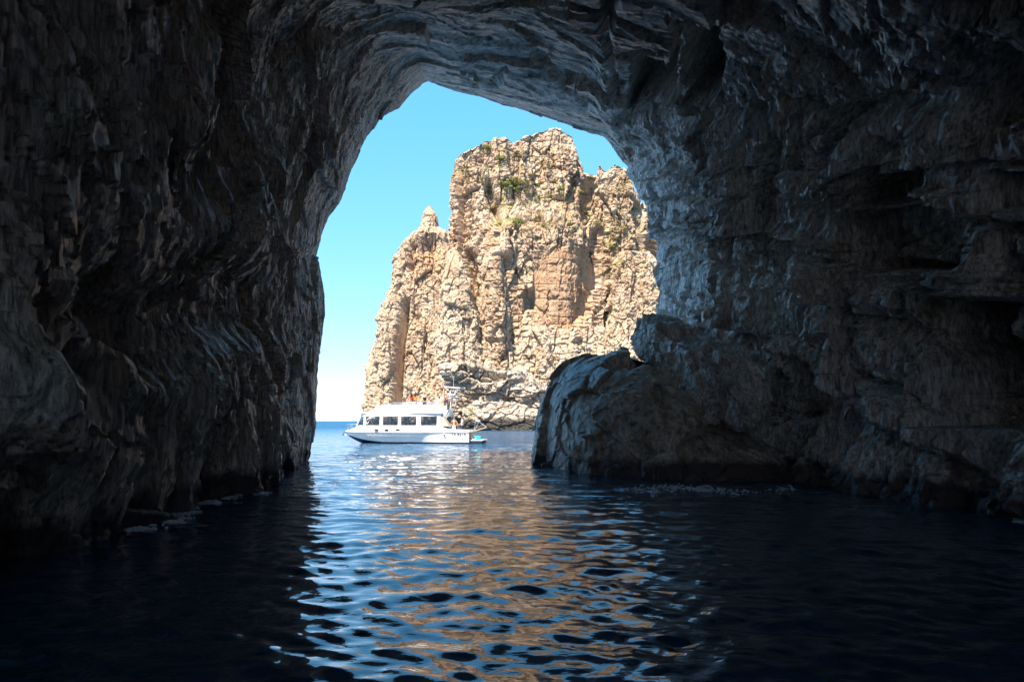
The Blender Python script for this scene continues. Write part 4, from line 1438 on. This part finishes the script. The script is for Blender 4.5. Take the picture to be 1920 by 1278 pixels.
def person(label, loc, face, skin='skin', hair='hair', top=None, low='navy_cloth', arms=('down', 'down'), sit=False, hat=None, longhair=False, h=1.72, group=None):
    """x forward, y to the figure's left, z up; feet (or seat) at the origin"""
    k = h / 1.72
    e = empty("person", loc, BOAT_RZ + R(face))
    e.scale = (k, k, k)
    tag(e, label, "person", group)
    dz = -0.43 if sit else 0.0
    B, E = {}, []

    def add(n, p, r, prev=None):
        B[n] = (p, r)
        if prev:
            E.append((prev, n))
    add('pelvis', (0, 0, .95 + dz), (.135, .10))
    add('waist', (.01, 0, 1.10 + dz), (.115, .09), 'pelvis')
    add('chest', (.0, 0, 1.30 + dz), (.145, .105), 'waist')
    add('collar', (-.01, 0, 1.43 + dz), (.10, .075), 'chest')
    add('neck', (0, 0, 1.50 + dz), .05, 'collar')
    add('head', (.015, 0, 1.59 + dz), (.080, .092), 'neck')
    add('crown', (.01, 0, 1.67 + dz), (.072, .082), 'head')
    add('nose', (.115, 0, 1.585 + dz), .014, 'head')
    for s_, sg, ar in (('l', 1, arms[0]), ('r', -1, arms[1])):
        if sit:
            hip, knee, ank, toe = (.02, sg * .09, .93 + dz), (.44, sg * .12, .55), (.46, sg * .12, .12), (.62, sg * .13, .05)
        else:
            hip, knee, ank, toe = (0, sg * .095, .88), (.03, sg * .10, .50), (-.01, sg * .10, .09), (.15, sg * .12, .035)
        add('hip' + s_, hip, (.095, .09), 'pelvis')
        add('knee' + s_, knee, .060, 'hip' + s_)
        calf = tuple(a * .62 + b * .38 for a, b in zip(knee, ank))
        add('calf' + s_, (calf[0] - .02, calf[1], calf[2]), .058, 'knee' + s_)
        add('ankle' + s_, ank, .036, 'calf' + s_)
        add('toe' + s_, toe, (.040, .025), 'ankle' + s_)
        sh = Vector((-.01, sg * .17, 1.41 + dz))
        if ar == 'down':
            el, wr, hd = Vector((-.03, sg * .25, 1.13 + dz)), Vector((.05, sg * .27, .89 + dz)), Vector((.09, sg * .265, .80 + dz))
        elif ar == 'rail':
            el, wr, hd = Vector((.08, sg * .27, 1.16 + dz)), Vector((.30, sg * .24, 1.06 + dz)), Vector((.38, sg * .22, 1.05 + dz))
        elif ar == 'up':
            el, wr, hd = Vector((.06, sg * .30, 1.58 + dz)), Vector((.04, sg * .20, 1.80 + dz)), Vector((.03, sg * .17, 1.90 + dz))
        else:                                               # hand on hip / lap
            el, wr, hd = Vector((-.08, sg * .33, 1.17 + dz)), Vector((.07, sg * .20, 1.0 + dz)), Vector((.13, sg * .15, .99 + dz))
        add('shoulder' + s_, tuple(sh), .060, 'collar')
        add('elbow' + s_, tuple(el), .042, 'shoulder' + s_)
        add('wrist' + s_, tuple(wr), .028, 'elbow' + s_)
        add('palm' + s_, tuple(hd), (.034, .020), 'wrist' + s_)
        d = (hd - wr).normalized()
        sd = d.cross(Vector((0, 0, 1)) if abs(d.z) < .8 else Vector((1, 0, 0))).normalized()
        for f, (off, ln) in enumerate(((-.027, .062), (-.009, .075), (.009, .07), (.027, .052))):
            tip = hd + sd * off + d * ln + Vector((0, 0, -.012))
            add(f'finger{f}{s_}', tuple(tip), .008, 'palm' + s_)
        add('thumb' + s_, tuple(wr.lerp(hd, .55) + sd * -.05 + d * .03), .009, 'wrist' + s_)
    body = skin_mesh("body", B, E, 'pelvis', M[skin], e)
    if top:
        T, TE = {}, []
        for n, g in (('pelvis', 1.10), ('waist', 1.16), ('chest', 1.13), ('collar', 1.2)):
            T[n] = (B[n][0], tuple(a * g for a in B[n][1]))
        TE += [('pelvis', 'waist'), ('waist', 'chest'), ('chest', 'collar')]
        for s_ in 'lr':
            T['shoulder' + s_] = (B['shoulder' + s_][0], .074)
            p0, p1 = Vector(B['shoulder' + s_][0]), Vector(B['elbow' + s_][0])
            T['sleeve' + s_] = (tuple(p0.lerp(p1, .55)), .062)
            TE += [('collar', 'shoulder' + s_), ('shoulder' + s_, 'sleeve' + s_)]
        skin_mesh("shirt", T, TE, 'pelvis', M[top], e)
    if low:
        T = {'waistband': (tuple(Vector(B['pelvis'][0]) + Vector((0, 0, .09))), (.135, .105)), 'pelvis': (B['pelvis'][0], (.152, .118))}
        TE = [('waistband', 'pelvis')]
        for s_ in 'lr':
            p0, p1 = Vector(B['hip' + s_][0]), Vector(B['knee' + s_][0])
            T['hip' + s_] = (B['hip' + s_][0], (.112, .108))
            T['hem' + s_] = (tuple(p0.lerp(p1, .7)), (.092, .092))
            TE += [('pelvis', 'hip' + s_), ('hip' + s_, 'hem' + s_)]
        skin_mesh("shorts", T, TE, 'pelvis', M[low], e)
    bm = bmesh.new()
    ellipsoid(bm, Vector((-.022, 0, 1.655 + dz)), (.10, .095, .105))
    if longhair:
        ellipsoid(bm, Vector((-.085, 0, 1.50 + dz)), (.055, .095, .19))
    bm_obj("hair", bm, M[hair], e, True)
    for sg in (-1, 1):
        bm = bmesh.new()
        ellipsoid(bm, Vector((.085, sg * .034, 1.625 + dz)), (.012, .014, .009), 6, 5)
        bm_obj("eye", bm, M['dark'], e, True)
    if hat:
        bm = bmesh.new()
        ellipsoid(bm, Vector((0, 0, 1.71 + dz)), (.115, .11, .085))
        tube(bm, [(0, 0, 1.695 + dz), (0, 0, 1.708 + dz)], .21, 18)
        bm_obj("hat", bm, M[hat], e, True)
    return e


FB = 2.803
person("person in a white sun hat sitting at the front of the boat's top deck", on_boat(4.20, -0.80, 3.12), 250, top=None, low='white_cloth', sit=True, hat='white_cloth', arms=('rail', 'hip'))
person("dark-haired person in rust red standing at the top deck rail", on_boat(6.42, -0.75, FB), 100, top='rust', longhair=True, arms=('rail', 'down'), h=1.72)
person("dark-haired person in orange standing beside the one in rust red", on_boat(6.78, -0.68, FB), 80, top='orange', longhair=True, arms=('down', 'down'), h=1.73)
person("person in a black shirt leaning at the top deck rail", on_boat(7.66, -0.85, FB), 285, skin='skin2', hair='hair2', top='black_cloth', low='black_cloth', arms=('rail', 'rail'), h=1.66)
person("person in a pale top sitting low at the aft end of the top deck", on_boat(8.95, -0.75, 3.02), 200, skin='skin2', top='pink', low='white_cloth', sit=True, arms=('hip', 'hip'), longhair=True, h=1.55)
person("tall bare-chested person in khaki shorts standing behind the top deck", on_boat(9.46, -1.15, 3.0), 205, skin='skin2', hair='hair2', low='khaki', arms=('up', 'down'), h=1.66)
person("person in a red shirt standing next to the mast", on_boat(9.66, -0.45, 3.0), 180, top='red', low='navy_cloth', arms=('hip', 'down'), h=1.68)
person("bare-chested person in white shorts standing in the boat's cockpit", on_boat(10.38, -1.0, 0.62), 265, low='white_cloth', arms=('hip', 'hip'), h=1.70)
person("person in a white shirt and navy shorts at the boat's stern", on_boat(11.15, -1.05, 0.62), 190, skin='skin2', hair='hair2', top='white_cloth', low='navy_cloth', arms=('rail', 'down'), h=1.72)
